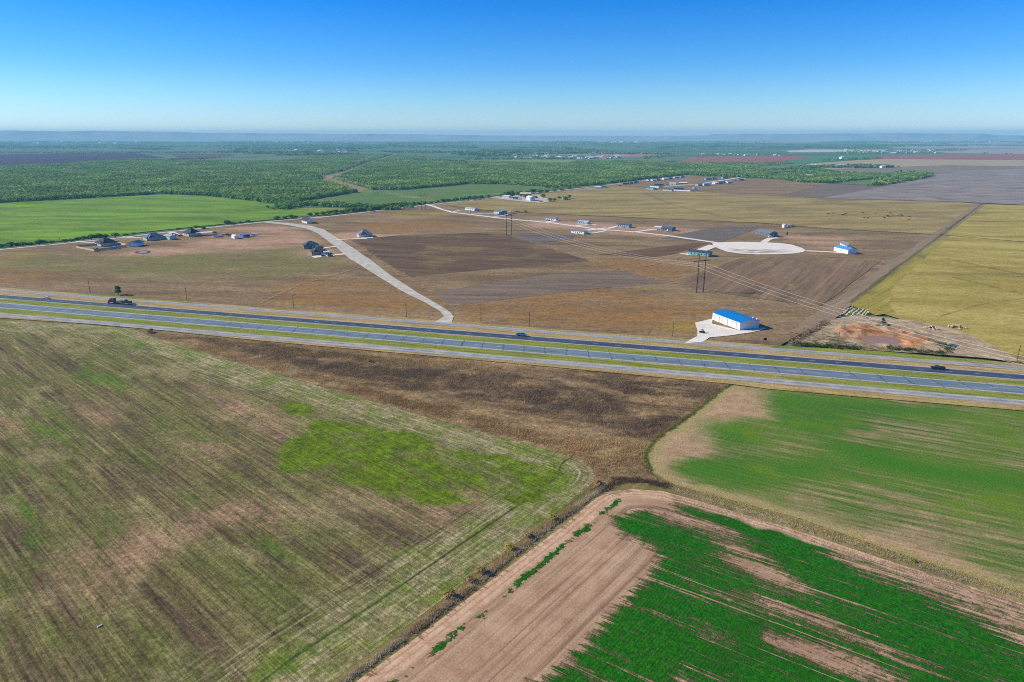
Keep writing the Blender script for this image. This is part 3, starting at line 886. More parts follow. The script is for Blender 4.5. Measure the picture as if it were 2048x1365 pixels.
def water_mat(name, c, rough=.12):
    t = NT(bpy.data.materials.new(name))
    n = t.noise(t.P, .8, 4, .6)
    return t.finish(t.bright(c, t.mr(n, .3, .7, .92, 1.08)), rough, normal=t.bump(n, .02), spec=.22)
pond_z = F.z - .12
field('pond_water', [(1716,676),(1735,674),(1762,675),(1791,677),(1804,683),(1804,690),(1790,694.6),(1765,692.6),(1735,689.5),(1721,684)], pond_z, water_mat('muddy_water', S(160,118,80), .3), jit=.4, step=3)
strip('dirt_lane', [(1640,680),(1655,655),(1690,643),(1740,642),(1800,650),(1860,664),(1930,690),(2000,716),(2040,732)], 6, F.z + .06, m_faint('lane_ruts', S(190,168,132), .45))
field('puddle_water', [(1897,692),(1905,690.6),(1914,692.4),(1917,696),(1910,698),(1900,696)], F.z + .05, water_mat('puddle', S(104,96,92)), jit=.3, step=2)
field('puddle_water', [(275,507.2),(283,505.6),(293,505.4),(297,506.2),(291,508),(281,508.6)], F.z + .05, water_mat('pale_puddle', S(170,150,150)), jit=.3, step=3)
field('puddle_rim', [(268,507.2),(276,504.8),(291,503.6),(300,504.6),(298,508),(286,509.4),(272,509.2)], F.z + .03, pmat('wet_mud', S(92,58,46), .8, .25, .3), jit=.6, step=3, kind='structure')

# -- highway ---------------------------------------------------------------------------------------------------------------
def xline(y0, y1, ext=900):           # straight road through photo rows y0 (left edge) and y1 (right edge), run on past the frame
    a = Vector(G(0, y0)); b = Vector(G(2048, y1)); d = (b - a).normalized()
    return [tuple(a - d * ext), tuple(b + d * ext * .35)]
VERGE = [(-700,520),(0,577),(512,617),(1024,655),(1300,676),(1560,695),(1760,706),(2048,732),(2600,780),(2600,880),(2048,826),(1536,782),(1462,772),(1024,730),(512,684),(250,656),(0,639),(-700,590)]
F.z = .9
o = F('roadside_verge', VERGE, m_verge(), spacing=5.0,
  masks={'lush': ([[(-600,548),(0,600),(1024,682),(2048,766),(2500,802),(2500,812),(2048,777),(1024,692),(0,609),(-600,560)],
                   [(-600,570),(0,619),(512,662),(1024,707),(1536,753),(2048,794),(2500,830),(2500,846),(2048,806),(1024,716),(0,629),(-600,580)],
                   [(150,583),(260,592),(420,606),(300,604),(160,592)], [(1530,690),(1640,694),(1900,718),(2040,730),(1900,726),(1560,703)]], 3.5),},
  dist_line={'hw': [(0,604.5),(2048,771)]})
carr_n = xline(596.0, 759.0); carr_s = xline(613.5, 785)
fr_n = xline(583, 741); fr_s = xline(632, 810)
strip('highway', carr_n, 9.8, F.z + .05, m_road('asphalt'), world=True, step=4000)
strip('highway', carr_s, 11.8, F.z + .05, m_road('concrete'), world=True, step=4000)
frm = m_gravel('frontage_paving', S(142,142,138), S(166,164,156), mid=S(128,128,118), w=6.5)
strip('frontage_road', fr_n, 5.6, F.z + .05, frm, world=True, step=12, jit=.25)
frs = m_gravel('old_frontage_paving', S(140,140,136), S(176,172,162), mid=S(112,114,106), w=6.5)
strip('frontage_road', fr_s, 6.8, F.z + .05, frs, world=True, step=12, jit=.5)

# -- caliche roads --------------------------------------------------------------------------------------------------------------
F.z = 1.0
cal = m_gravel('caliche', S(216,206,184), S(236,228,208))
cal2 = m_gravel('caliche_road', S(186,180,160), S(208,200,182), mid=S(170,160,132), w=7)
NR = [(-600,566),(0,501.5),(120,490),(250,476.7),(330,466.7),(450,453.7),(560,442.7),(640,436.6),(760,422.6),(840,412.8),(960,400.8),(1000,393.8),(1100,384.6),(1190,374.6),(1300,360.8),(1372,352.5)]
strip('gravel_road', NR, 6.5, F.z, cal2, jit=.8)
strip('gravel_road', [(1372,352.6),(1440,354),(1478,356.5)], 5, F.z, cal2, jit=.5)
field('gravel_road', [(520,446),(575,452),(612,459),(636,469),(670,495),(700,520),(745,548),(800,583),(850,608),(880,626),(889,636),(868,648.5),(903,651),(908,637),(901,628),(876,612),(830,585),(780,552),(745,525),(712,502),(675,478),(648,461),(622,453.5),(580,448.5),(530,444.6)], F.z + .02, cal2, jit=.4, step=8)
strip('gravel_road', [(852,410.5),(866,414),(882,420),(905,426.4),(1000,438.2),(1100,447.4),(1200,461),(1270,466),(1340,474),(1436,488)], 6.5, F.z + .02, cal, jit=.5)
def m_circle():
    t = NT(bpy.data.materials.new('turning_circle'))
    n = t.noise(t.frame(0, 10, 6), 1.0, 6, .7)
    c = t.mix(t.mr(n, .35, .65), S(216,206,186), S(236,228,208))
    c = t.mix(t.mul(t.attr('worn'), t.mr(t.noise(t.frame(0, 16, 4), 1.0, 5, .7), .45, .55)), c, S(148,126,96))
    return t.finish(c, .9, spec=.1)
F('turning_circle', [(1424,488.5),(1450,486.6),(1480,486),(1528,487),(1560,488.4),(1585,492),(1603,498),(1611,503),(1606,506.6),(1585,509.6),(1555,511),(1515,511.4),(1480,509.6),(1455,506),(1438,500),(1427,494)], m_circle(), spacing=4, jit=.3,
  masks={'worn': ([[(1455,499.5),(1500,502),(1560,501),(1592,504.5),(1560,508.5),(1500,508.8),(1465,505)]], 2.5)})
drv = [([(1428,493),(1405,502),(1386,509),(1366,511.5)], 11), ([(1611,504.2),(1650,505.8),(1688,508.4)], 6), ([(1527,487.5),(1533,482.5),(1541,478.8),(1556,478)], 7),
       ([(905,426),(918,422.6),(931,421.4)], 4), ([(944,430),(970,428.6),(995,430.6)], 3.5), ([(985,436),(1004,433.4),(1016,431)], 4), ([(1055,443.5),(1068,442.4),(1096,442.4)], 4), ([(1088,446.5),(1104,444.6),(1124,442.6)], 7),
       ([(1146,454.5),(1160,452.6),(1192,451)], 8), ([(1165,464.2),(1176,462.2),(1200,459.4),(1215,458)], 7), ([(1178,469.2),(1192,467.4),(1212,463.4)], 5), ([(1203,462),(1216,459),(1234,454.6)], 6),
       ([(1262,466.8),(1284,464),(1304,461.2),(1356,465.2)], 6), ([(672,495.4),(655,497.2),(640,499.8)], 5), ([(692,510.2),(660,513.2),(625,516.2)], 6), ([(672,482),(700,480.2),(732,479.4)], 5),
       ([(150,484.6),(165,486.6),(196,488)], 4), ([(244,475.4),(258,477.4),(284,478)], 4), ([(342,466.8),(352,471.4),(360,474)], 8),
       ([(1340,372.4),(1395,370),(1440,362.6),(1478,356.6)], 7), ([(1328,375),(1360,372.4),(1396,370)], 5), ([(1301,380.4),(1316,380.6)], 9), ([(1188,377.6),(1170,378)], 5), ([(1480,357),(1490,359)], 5)]
for ln, w_ in drv: strip('driveway', ln, w_, F.z + .04, cal, jit=.5, step=5)
F('gravel_lot', [(1390,649),(1425,641),(1424,651),(1478,665),(1502,662),(1527,658.5),(1534,661),(1505,668),(1460,675),(1418,678.5),(1406,688),(1368,691),(1378,684),(1395,676),(1393,662)], cal, jit=.5, step=3)
F('house_pad', [(625,515),(628,518.4),(650,516.6),(668,514.6),(664,511),(640,512.6)], cal)
F('house_pad', [(720,478.5),(732,480.6),(734,479),(747,478.6),(746,476.6),(722,477.6)], cal)
F('farm_yard', [(985,397),(1030,392),(1075,391),(1100,397),(1104,403),(1085,407.5),(1055,406),(1010,401)], m_gravel('farm_yard_soil', S(176,156,136), S(206,190,172)), jit=1, step=6)
strip('farm_lane', [(1100,398),(1150,399),(1230,402)], 6, F.z + .05, fnt)
F.z = 1.3

# -- near fields ---------------------------------------------------------------------------------------------------------------
A_POLY = [(-1200,700),(-700,610),(0,643),(150,650),(262,660),(330,684),(500,735),(690,790),(900,850),(1100,903),(1165,924),(1190,944),(1188,966),(1165,990),(1092,1046),(970,1138),(820,1252),(660,1370),(540,1470),(400,1590),(-1200,1590)]
A_NE = [(0,640),(262,660),(330,684),(500,735),(690,790),(900,850),(1100,903),(1165,924),(1190,944)]
A_SE = [(1190,944),(1188,966),(1165,990),(1092,1046),(970,1138),(820,1252),(660,1370),(540,1470),(400,1590)]
F.z = .5
F('margin_ground', [(-1200,600),(0,632),(512,678),(1024,724),(1536,772),(2048,815),(2700,870),(2700,1700),(-1200,1700)], m_weeds_margin := m_tilled('field_margin', S(112,100,56), S(150,134,82), 50, 2.5, .15, S(96,108,42)))
F('stubble_field', A_POLY, m_stubble(), spacing=3.0,
  masks={'green': ([[(560,803),(602,806),(628,822),(640,838),(720,850),(850,870),(900,895),(1000,905),(1095,918),(1138,944),(1128,966),(1060,990),(1010,985),(950,1000),(880,1018),(800,1000),(700,975),(640,950),(560,945),(548,905),(590,870),(618,846),(575,832)],
                    [(1000,1000),(1100,962),(1138,950),(1120,985),(1040,1025)]], 7),
         'gweak': ([[(640,860),(760,868),(720,960),(660,950)], [(760,905),(860,885),(1000,910),(1090,925),(1120,950),(1050,985),(900,990),(800,985),(790,940)]], 9),
         'spots': ([[(240,670),(300,690),(320,706),(270,700)], [(340,975),(400,990),(410,1020),(350,1005)], [(20,820),(120,850),(160,900),(60,880)], [(0,960),(60,1010),(110,1090),(60,1100),(0,1030)], [(480,1060),(560,1085),(590,1130),(520,1120)], [(150,720),(260,760),(250,790),(150,770)],
                    [(820,1180),(960,1090),(1030,1060),(1010,1090),(900,1170),(820,1210)], [(540,1330),(700,1230),(820,1150),(800,1200),(640,1310),(560,1365)]], 9),
         'pink': ([[(150,1110),(330,1035),(500,1000),(560,1005),(590,1040),(430,1060),(340,1115),(210,1210),(135,1195)], [(400,775),(470,795),(520,820),(610,855),(600,885),(500,850),(420,815)], [(360,870),(480,900),(440,930),(360,905)], [(680,990),(960,1015),(900,1050),(760,1020)], [(900,975),(960,970),(985,1000),(920,1012)],
                   [(0,840),(50,850),(60,875),(0,880)], [(180,810),(230,825),(215,850),(170,835)]], 10)},
  dist_line={'d': A_NE + A_SE, 'se': A_SE})
B_POLY = [(262,659),(330,668),(512,683),(768,706),(1024,729),(1300,756),(1455,769),(1440,785),(1380,833),(1312,882),(1290,905),(1291,930),(1306,950),(1330,968),(1260,960),(1225,960),(1180,985),(1190,966),(1190,944),(1165,924),(1100,903),(900,850),(690,790),(500,735),(330,684)]
B_DARK = [[(380,676),(520,690),(700,712),(900,735),(1040,752),(1010,800),(860,790),(640,745),(480,712)], [(1000,770),(1180,780),(1300,830),(1360,840),(1300,880),(1180,850),(1040,820)], [(1150,760),(1440,775),(1420,800),(1250,790)]]
B_TAN = [[(330,680),(690,785),(1100,897),(1185,940),(1190,900),(1000,850),(700,770),(420,690)], [(1120,870),(1280,890),(1290,950),(1190,940)], [(450,690),(1000,735),(1000,745),(600,715)]]
F('weed_patch', B_POLY, m_weeds(), spacing=3.0, masks={'dark': (B_DARK, 9), 'tan': (B_TAN, 7)},
  dist_line={'trk': [(1090,745),(1130,765),(1190,795),(1215,815),(1215,850),(1180,872),(1100,880)]})
C_POLY = [(1466,774),(1540,781),(1800,804),(2048,826),(2700,884),(2700,1400),(2048,1191),(1800,1113),(1600,1041),(1450,1001),(1350,974),(1308,948),(1293,918),(1306,888),(1382,835),(1442,786)]
F('wheat_field', C_POLY, m_wheat(), spacing=3.0,
  masks={'bare': ([[(1300,935),(1292,910),(1310,885),(1382,835),(1442,788),(1476,780),(1530,785),(1545,800),(1520,815),(1545,840),(1470,830),(1440,860),(1400,905),(1335,925),(1325,945),(1400,985),(1500,1010),(1640,1050),(1700,1075),(1800,1105),(2048,1180),(2048,1192),(1800,1114),(1600,1042),(1450,1002),(1350,975)]], 8),
         'lush': ([[(1520,790),(1700,805),(1900,825),(1760,835),(1720,860),(1640,870),(1560,850)], [(1335,928),(1420,915),(1560,930),(1650,925),(1700,945),(1600,955),(1480,975),(1390,960)], [(1640,880),(1750,900),(1850,930),(2048,960),(2300,990),(2300,1010),(2048,985),(1850,960),(1720,935)], [(1400,840),(1470,850),(1520,880),(1440,900),(1390,880)]], 9)},
  dist_line={'d': [(1466,774),(1442,786),(1382,835),(1306,888),(1293,918),(1308,948),(1350,974),(1450,1001),(1600,1041),(2048,1191),(2700,1400)]})
D_POLY = [(1192,1000),(1215,988),(1262,982),(1325,986),(1400,1007),(1560,1054),(1800,1134),(2048,1211),(2700,1410),(2700,1690),(330,1690),(560,1486),(700,1378),(850,1268),(1000,1152),(1120,1060)]
D_EDGE = [(330,1690),(560,1486),(700,1378),(850,1268),(1000,1152),(1120,1060),(1192,1000),(1215,988),(1262,982),(1325,986),(1400,1007),(1560,1054),(1800,1134),(2048,1211),(2700,1410)]
F('crop_field', D_POLY, m_crop(), spacing=2.2,
  masks={'bare': ([[(1192,1004),(1262,984),(1335,992),(1345,1014),(1260,1022),(1218,1040),(1235,1078),(1300,1104),(1312,1120),(1265,1182),(1232,1204),(1182,1272),(1112,1332),(1052,1384),(900,1500),(760,1690),(330,1690),(560,1486),(700,1378),(850,1268),(1000,1152),(1120,1060)],
                   [(1290,1012),(1348,1014),(1433,1046),(1526,1104),(1570,1144),(1625,1198),(1587,1188),(1539,1175),(1485,1142),(1445,1110),(1392,1070),(1330,1050)],
                   [(1650,1104),(1758,1134),(1843,1164),(1929,1178),(2048,1216),(2500,1360),(2500,1470),(2048,1306),(1980,1263),(1895,1222),(1826,1187),(1741,1156),(1690,1136)],
                   [(1466,1190),(1553,1206),(1638,1226),(1690,1267),(1792,1308),(1875,1346),(1809,1342),(1724,1290),(1656,1263),(1553,1229)],
                   [(1530,1272),(1587,1282),(1673,1303),(1741,1333),(1840,1368),(1656,1362),(1612,1331),(1545,1309)], [(1390,1245),(1440,1268),(1470,1290),(1420,1276)], [(1340,1345),(1400,1365),(1420,1400),(1350,1380)]], 5.0),
         'soil': ([[(1192,1004),(1262,984),(1335,992),(1345,1014),(1260,1022),(1218,1040),(1235,1078),(1300,1104),(1312,1120),(1265,1182),(1232,1204),(1182,1272),(1112,1332),(1052,1384),(900,1500),(760,1690),(330,1690),(560,1486),(700,1378),(850,1268),(1000,1152),(1120,1060)]], 5.0),
         'lush': ([[(330,1690),(560,1486),(700,1378),(850,1268),(1000,1152),(1120,1060),(1192,1000),(1215,988),(1245,984),(1240,1014),(1192,1060),(1140,1108),(860,1350),(700,1495),(500,1690)]], 1.5)},
  dist_line={'d': D_EDGE})
# ------------------------------------------------------------------ woods and brush (masses nobody could count)
mesq = leaf_mat('mesquite_leaves', S(88, 128, 50), S(134, 166, 70), S(180, 190, 100))
darkw = leaf_mat('live_oak_leaves', S(76, 118, 52), S(112, 150, 66), S(146, 168, 80))
F1 = [(-500,452),(0,407),(150,399),(285,391),(330,389),(420,393),(505,402),(575,412),(600,403),(640,396),(712,385.5),(690,374),(655,364),(630,361),(628,355),(640,352),(680,344),(735,324.5),(784,310),(640,312),(560,323),(330,321),(270,318.5),(190,324),(100,330),(0,334),(-500,353)]
F2 = [(664,358),(696,367),(740,379.5),(760,381),(800,381.5),(930,369.8),(1000,369.4),(1090,374.6),(1110,377),(1190,371),(1300,357.6),(1370,349.8),(1440,353.6),(1540,357.4),(1600,366),(1660,367),(1700,363),(1790,356),(1785,350),(1700,346),(1610,343),(1560,339),(1480,336.5),(1590,328),(1500,326.5),(1380,326),(1290,323),(1160,322.6),(1132,328),(1020,326),(930,325),(880,318.5),(798,309.5),(742,326.5),(704,343)]
F3 = [(1740,374.5),(1760,372),(1800,367),(1862,355),(1866,351),(1845,348.5),(1792,346.5),(1796,352),(1752,364),(1742,370)]
def wood(name, polys, n, rx, rz, nt, size, mat, label_kind='stuff', **kw):
    p = scatter(polys, n)
    m = len(p)
    keep = np.array([mnoise.noise(Vector((q[0] / 90, q[1] / 90, 2.0))) + .55 * mnoise.noise(Vector((q[0] / 30, q[1] / 30, 5.0))) for q in p])
    p = p[keep > kw.get('thr', -.32)]
    m = len(p)
    f = rng.uniform(.6, 1.35, m)
    z = np.zeros((m, 1))
    o = leaves(name, np.hstack([p, z]), rx * f, rz * f * rng.uniform(.8, 1.2, m), nt, size * f, mat)
    o['kind'] = 'stuff'
    return o
near_clip = lambda poly: poly
wood('mesquite_wood', [F1], 74000, 3.3, 2.0, 14, 1.4, mesq, thr=-.55)
wood('mesquite_wood', [F2], 80000, 3.3, 2.0, 14, 1.4, mesq, thr=-.55)
wood('oak_belt', [F3], 900, 4.2, 3.2, 20, 1.9, mesq, thr=-.8)
wood('oak_belt', [[(1560,341),(1580,337),(1620,334),(1700,331.5),(1780,333),(1786,336),(1700,336.5),(1640,337)], [(1540,350),(1600,340),(1660,345),(1676,347.5),(1600,350)]], 1500, 4.5, 3, 12, 2.2, darkw, thr=-.5)
# dark wood edges that face the fields
def belt(name, line, n, wid, rx, rz, nt, size, mat):
    w = dense(W(line), 2.0, 0, closed=False)
    w = np.array(w); k = rng.integers(0, len(w), n)
    p = w[k] + rng.normal(size=(n, 2)) * wid
    f = rng.uniform(.7, 1.3, n)
    o = leaves(name, np.hstack([p, np.zeros((n, 1))]), rx * f, rz * f, nt, size * f, mat)
    o['kind'] = 'stuff'; return o
belt('wood_edge', [(-500,451),(0,406),(150,398),(285,390.4),(330,388),(420,392),(505,401),(575,411)], 900, 4, 3.8, 2.8, 16, 1.9, darkw)
belt('wood_edge', [(575,413),(610,402),(650,395),(708,385.6)], 220, 3, 3.8, 2.8, 16, 1.9, darkw)
belt('wood_edge', [(745,380.5),(800,380.6),(930,368.8),(1000,368.4),(1090,373.6)], 500, 4, 3.8, 2.8, 16, 1.9, darkw)
belt('wood_edge', [(1092,376),(1190,370.6),(1300,357.2),(1370,349.2),(1440,353),(1540,356.8),(1600,365.4),(1660,366.4),(1700,362),(1788,355)], 900, 5, 4, 2.9, 14, 2.0, darkw)
belt('wood_edge', [(632,360),(640,351.5),(680,344),(735,324),(784,309.8)], 700, 6, 4, 3, 10, 2.2, darkw)
belt('wood_edge', [(930,350),(880,348),(840,349),(820,347)], 160, 9, 4, 3, 10, 2.2, darkw)
belt('thicket', [(565,419),(600,410),(650,411),(710,416),(760,419),(800,420)], 420, 8, 3.6, 2.7, 16, 1.8, darkw)
belt('thicket', [(700,424),(740,421),(790,414),(830,410)], 130, 5, 3.4, 2.6, 16, 1.7, darkw)
# far woods: hedgerows and shelter belts across the plain
fl = []
for i in range(210):
    y = 284 + 27 * rng.random() ** 1.6; x = rng.uniform(-300, 2350)
    if x > 1250 and y > 297: continue
    if y > 300 and x < 480: continue
    fl.append((x, y, rng.uniform(30, 220), rng.normal() * .012))
P_ = []
for x, y, L, sl_ in fl:
    k = int(10 + L * .5)
    s = rng.uniform(-.5, .5, k) * L
    for q in s: P_.append(G(x + q, max(283.2, y + q * sl_ + rng.normal() * .12)))
P_ = np.array(P_)
o = leaves('far_woods', np.hstack([P_, np.zeros((len(P_), 1))]), 13 * rng.uniform(.6, 1.5, len(P_)), 4.5 * rng.uniform(.6, 1.4, len(P_)), 8, 6.5, darkw); o['kind'] = 'stuff'
vil = [[(1660,309),(1700,303),(1760,304),(1760,309),(1700,310)], [(1760,303),(1840,300),(1872,303),(1860,306),(1800,309)], [(1863,302.5),(1900,298.5),(1940,300),(1930,303),(1880,303.5)], [(1950,308.6),(1976,307),(1976,309)], [(2000,309),(2030,307.5),(2034,309.4)],
       [(1285,321),(1290,313),(1330,310),(1360,312),(1330,318)], [(1390,315.6),(1480,313),(1500,310.5),(1400,311)], [(1500,313),(1590,311.6),(1580,308.6),(1510,309)], [(600,303),(690,300),(700,305),(640,307)], [(1040,318.5),(1250,319),(1240,316),(1100,315)], [(1000,318),(1160,316.4),(1160,313.6),(1010,313)]]
p = scatter(vil, 620)
o = leaves('village_trees', np.hstack([p, np.zeros((len(p), 1))]), 6.5 * rng.uniform(.6, 1.4, len(p)), 4.2 * rng.uniform(.7, 1.3, len(p)), 10, 3.4, darkw); o['kind'] = 'stuff'
P_ = []
for x0, y0, x1, y1, k in [(-200,307,470,306.2,300),(-200,300.5,300,299,160),(930,308.6,1210,303.4,260),(930,320,1150,319,90),(1300,299,1610,297,150),(1640,297.6,1920,286.5,200),(820,322,930,325,80),(340,322,440,316.5,60),(1640,323.4,1760,317.8,40),(1700,337,1790,335.6,40)]:
    for q in rng.random(k): P_.append(G(x0 + (x1 - x0) * q, y0 + (y1 - y0) * q + rng.normal() * .15))
P_ = np.array(P_)
o = leaves('far_hedgerows', np.hstack([P_, np.zeros((len(P_), 1))]), 8 * rng.uniform(.6, 1.4, len(P_)), 4 * rng.uniform(.7, 1.3, len(P_)), 8, 4.2, darkw); o['kind'] = 'stuff'

# dry weeds, standing
brush_d = leaf_mat('dry_brush', S(138, 110, 76), S(186, 154, 102), S(218, 190, 134))
brush_k = leaf_mat('dark_brush', S(92, 76, 60), S(136, 112, 86), S(176, 150, 116))
def tufts(name, polys, n, rx, rz, nt, size, mat, zz, thr=None, blade=True):
    p = scatter(polys, n)
    if thr is not None:
        k = np.array([mnoise.noise(Vector((q[0] / 14, q[1] / 9, 2.0))) + .6 * mnoise.noise(Vector((q[0] / 5, q[1] / 3, 5.0))) for q in p]); p = p[k + rng.uniform(-.45, .45, len(k)) > thr]
    m = len(p); f = rng.uniform(.6, 1.4, m)
    o = leaves(name, np.hstack([p, np.full((m, 1), zz)]), rx * f, rz * f, nt, size * f, mat, blade=blade)
    o['kind'] = 'stuff'; return o
tufts('weeds', B_DARK, 11000, 1.5, .34, 9, .07, brush_k, .6, .0)
tufts('weeds', [B_POLY], 14000, 1.6, .28, 7, .06, brush_d, .6, .0)
tufts('weeds', B_TAN, 9000, 1.5, .34, 9, .07, brush_d, .6, -.2)
# brush along the field corner fences
def brushline(name, line, n, wid, rx, rz, nt, size, mat, zz=.6, blade=False):
    w = np.array(dense(W(line), .5, 0, closed=False)); k = rng.integers(0, len(w), n)
    keep = np.array([mnoise.noise(Vector((q[0] / 7, q[1] / 7, 8.0))) for q in w[k]]) > -.5
    p = w[k][keep] + rng.normal(size=(keep.sum(), 2)) * wid
    m = len(p); f = rng.uniform(.5, 1.5, m)
    o = leaves(name, np.hstack([p, np.full((m, 1), zz)]), rx * f, rz * f, nt, size * f, mat, blade=blade)
    o['kind'] = 'stuff'; return o
grey_b = leaf_mat('grey_twigs', S(158, 142, 116), S(206, 190, 158), S(228, 214, 184))
brushline('fence_brush', [(560,1476),(680,1376),(840,1258),(990,1142),(1110,1050),(1180,998),(1215,972)], 1100, .35, .7, .32, 14, .05, grey_b, blade=True)
brushline('fence_brush', [(820,1272),(940,1178),(1000,1130),(1100,1052),(1150,1020)], 420, .45, .8, .4, 16, .05, brush_d, blade=True)
brushline('fence_brush', [(1200,985),(1240,962),(1290,966),(1335,976)], 420, .8, .9, .34, 16, .05, brush_k, blade=True)
brushline('fence_brush', [(1330,976),(1400,1000),(1560,1046),(1800,1124),(2048,1200),(2400,1312)], 900, .25, .6, .22, 12, .04, grey_b, blade=True)
brushline('fence_brush', [(1340,974),(1500,1020),(1800,1117),(2048,1194),(2400,1300)], 1900, 1.0, 1.3, .16, 9, .05, leaf_mat('yellow_grass_tufts', S(166,150,92), S(198,180,118), S(216,198,144)), blade=True)
brushline('fence_brush', [(1460,772),(1440,786),(1380,834),(1308,886),(1290,915),(1300,945)], 700, .4, .7, .24, 12, .05, leaf_mat('weedy_green', S(96,108,40), S(140,142,62), S(170,156,96)), blade=True)
brushline('roadside_brush', [(1580,694),(1620,668),(1650,648)], 260, 1.2, .8, .6, 12, .25, brush_k, 1.0)
brushline('roadside_brush', [(1585,692),(1640,697),(1720,701)], 240, 1.2, .8, .5, 12, .25, leaf_mat('dark_weed', S(50,72,22), S(84,98,36), S(110,104,56)), 1.0)
brushline('roadside_brush', [(1770,700),(1830,706),(1880,712),(1900,700),(1870,690)], 220, 1.6, .8, .5, 12, .25, leaf_mat('pond_weed', S(58,74,24), S(96,108,42), S(126,112,66)), 1.0)

# ------------------------------------------------------------------ trees one can tell apart
bark = pmat('bark', S(84, 68, 54), .9, .25, 3)
def make_tree(name, mat, seed, r=3.0, h=5.5, trunk=1.6, nt=150, lf=.75, lumps=7):
    rs = np.random.default_rng(seed)
    root = empty(name, (0, 0, 0))
    m = MB()
    m.tube((0, 0, -.1), (.08, .05, trunk), .26, .18)
    cs = []
    for i in range(lumps):
        a = 2 * math.pi * i / lumps + rs.uniform(-.3, .3)
        q = rs.uniform(.25, .75) * r
        z = trunk + rs.uniform(.05, .75) * (h - trunk) * (1 - .25 * q / r)
        c = (math.cos(a) * q, math.sin(a) * q, z)
        cs.append(c)
        m.tube((.08, .05, trunk * rs.uniform(.5, 1)), c, .12, .04, 5)
    m.build('trunk', bark, root)
    c = np.array(cs + [(0, 0, h * .62)])
    c[:, 2] -= r * .42
    leaves('crown', c, r * rs.uniform(.38, .62, len(c)), r * rs.uniform(.34, .5, len(c)), nt // 2, lf, mat, tint=rs.random(len(c)), parent=root, dome=.3)
    return root
protos = [make_tree('tree', darkw, 1, 3.0, 5.6), make_tree('tree', darkw, 2, 3.2, 6.0, lumps=9), make_tree('tree', mesq, 3, 3.0, 4.6, 1.1), make_tree('tree', darkw, 4, 2.6, 6.2, 1.8)]
used = [False] * 4
def plant(px, py, wpx, hpx, k, label, cat='tree', group=None, name=None):
    s = scale_at(py)
    if not used[k]: o = protos[k]; used[k] = True
    else: o = copy_tree(protos[k])
    x, y = G(px, py)
    o.location = (x, y, 0)
    base_r, base_h = [(3.6, 6.4), (3.9, 6.9), (3.6, 5.4), (3.2, 7.0)][k]
    sx = wpx / s / (2 * base_r); sz = hpx / s / base_h * .95
    o.scale = (sx, sx, sz); o.rotation_euler = (0, 0, random.uniform(0, 6.28))
    tag(o, label, cat, group)
    return o
# hedgerow on the far side of the gravel road, left stretch
H1 = [(4,497,16,12),(22,496,20,15),(36,494.5,15,12),(47,493.5,16,12),(62,492.5,14,10),(80,491,20,15),(90,489.5,14,11),(104,488.6,12,9),(129,486,14,10),(143,484.6,14,9),(156,483.4,15,11),(168,482,15,12),(183,480.6,19,14),(200,479,20,15),(211,477.6,15,11),(231,475.4,20,12),(252,472.6,13,7),(268,471,11,7),
      (356,461,11,6),(392,457.6,13,8),(406,459.6,12,10),(430,454.6,8,4),(456,451,17,13),(468,450,14,8),(480,448,9,6),(496,446.6,14,8)]
for i, (x, y, w, h) in enumerate(sorted(H1)):
    size = 'tall dense' if h >= 13 else ('rounded' if h >= 9 else 'low')
    plant(x, y, w, h, (0, 2, 1, 2)[i % 4] if h < 14 else 1, f'{size} hedgerow tree between left green field and gravel road, {ordinal(i + 1)} from left', group='hedgerow trees along the gravel road')
H2 = [(554,439.5,15,9),(570,438.4,14,8),(582,437.4,15,10),(592,437,10,7),(620,433,13,9),(634,432,12,9),(646,431.5,16,10),(660,429.6,15,10),(672,428.4,16,11),(684,427.4,13,9),(694,427,15,11),(706,425.6,18,13),(719,424.4,16,12),(731,423.4,15,11),(744,422,16,12),(758,420.6,17,12),(772,418.6,18,13),(784,416.6,18,14),(797,414.8,15,11),
      (838,410.4,11,7),(850,409.6,12,8),(862,408.6,13,8),(874,407.4,13,9),(886,406,14,10),(898,405,13,9),(911,403.8,16,11),(924,402.6,15,10),(937,401.4,16,11),(950,400.4,16,11),(963,399,15,10),(976,397.4,14,9)]
for i, (x, y, w, h) in enumerate(H2):
    plant(x, y, w, h, (1, 0, 2, 3)[i % 4], f'dark bushy tree in the dense hedge before the second green field, {ordinal(i + 1)} from left', group='trees of the dense hedge by the gravel road')
# farmstead grove
FG = [(1004,397,12,11,1),(1014,396,15,16,3),(1024,396,16,15,1),(1022,391,14,13,0),(1036,392,12,10,0),(1042,391,14,11,1),(1056,388.6,14,9,0),(1066,388,16,12,3),(1080,386.6,15,9,1),(1092,385.4,14,8,0),(1108,383.4,12,6,2),(1122,382,12,6,2),(1138,379.6,12,7,0),
      (1050,396.6,12,9,2),(1072,398,9,7,2),(1086,396.6,13,10,2),(1100,404.4,11,10,2),(1109,403,9,8,2),(1118,398,9,7,2),(1131,401,12,9,0),(1139,398.6,8,10,3)]
for i, (x, y, w, h, k) in enumerate(FG):
    where = ('west clump of the farmstead', i + 1) if i < 5 else (('back row of the farmstead', i - 4) if i < 13 else ('yard east of the barn', i - 12))
    plant(x, y, w, h, k, f'{"tall dark" if h > 12 else "bushy green"} tree, {ordinal(where[1])} from left in the {where[0]}', group='trees around the farmstead')
lone = make_tree('tree', darkw, 12, 1.9, 8.0, 1.6, nt=520, lf=.5, lumps=13)
lone.location = (*G(237.5, 592.5), .9)
tag(lone, 'lone leafy green tree beside the frontage road near the left edge', 'tree')
0 and plant(237, 593, 15, 21, 3, 'lone leafy green tree beside the frontage road near the left edge')
plant(1734, 373.4, 9, 6, 2, 'small lone bush in front of the oak belt at upper right')
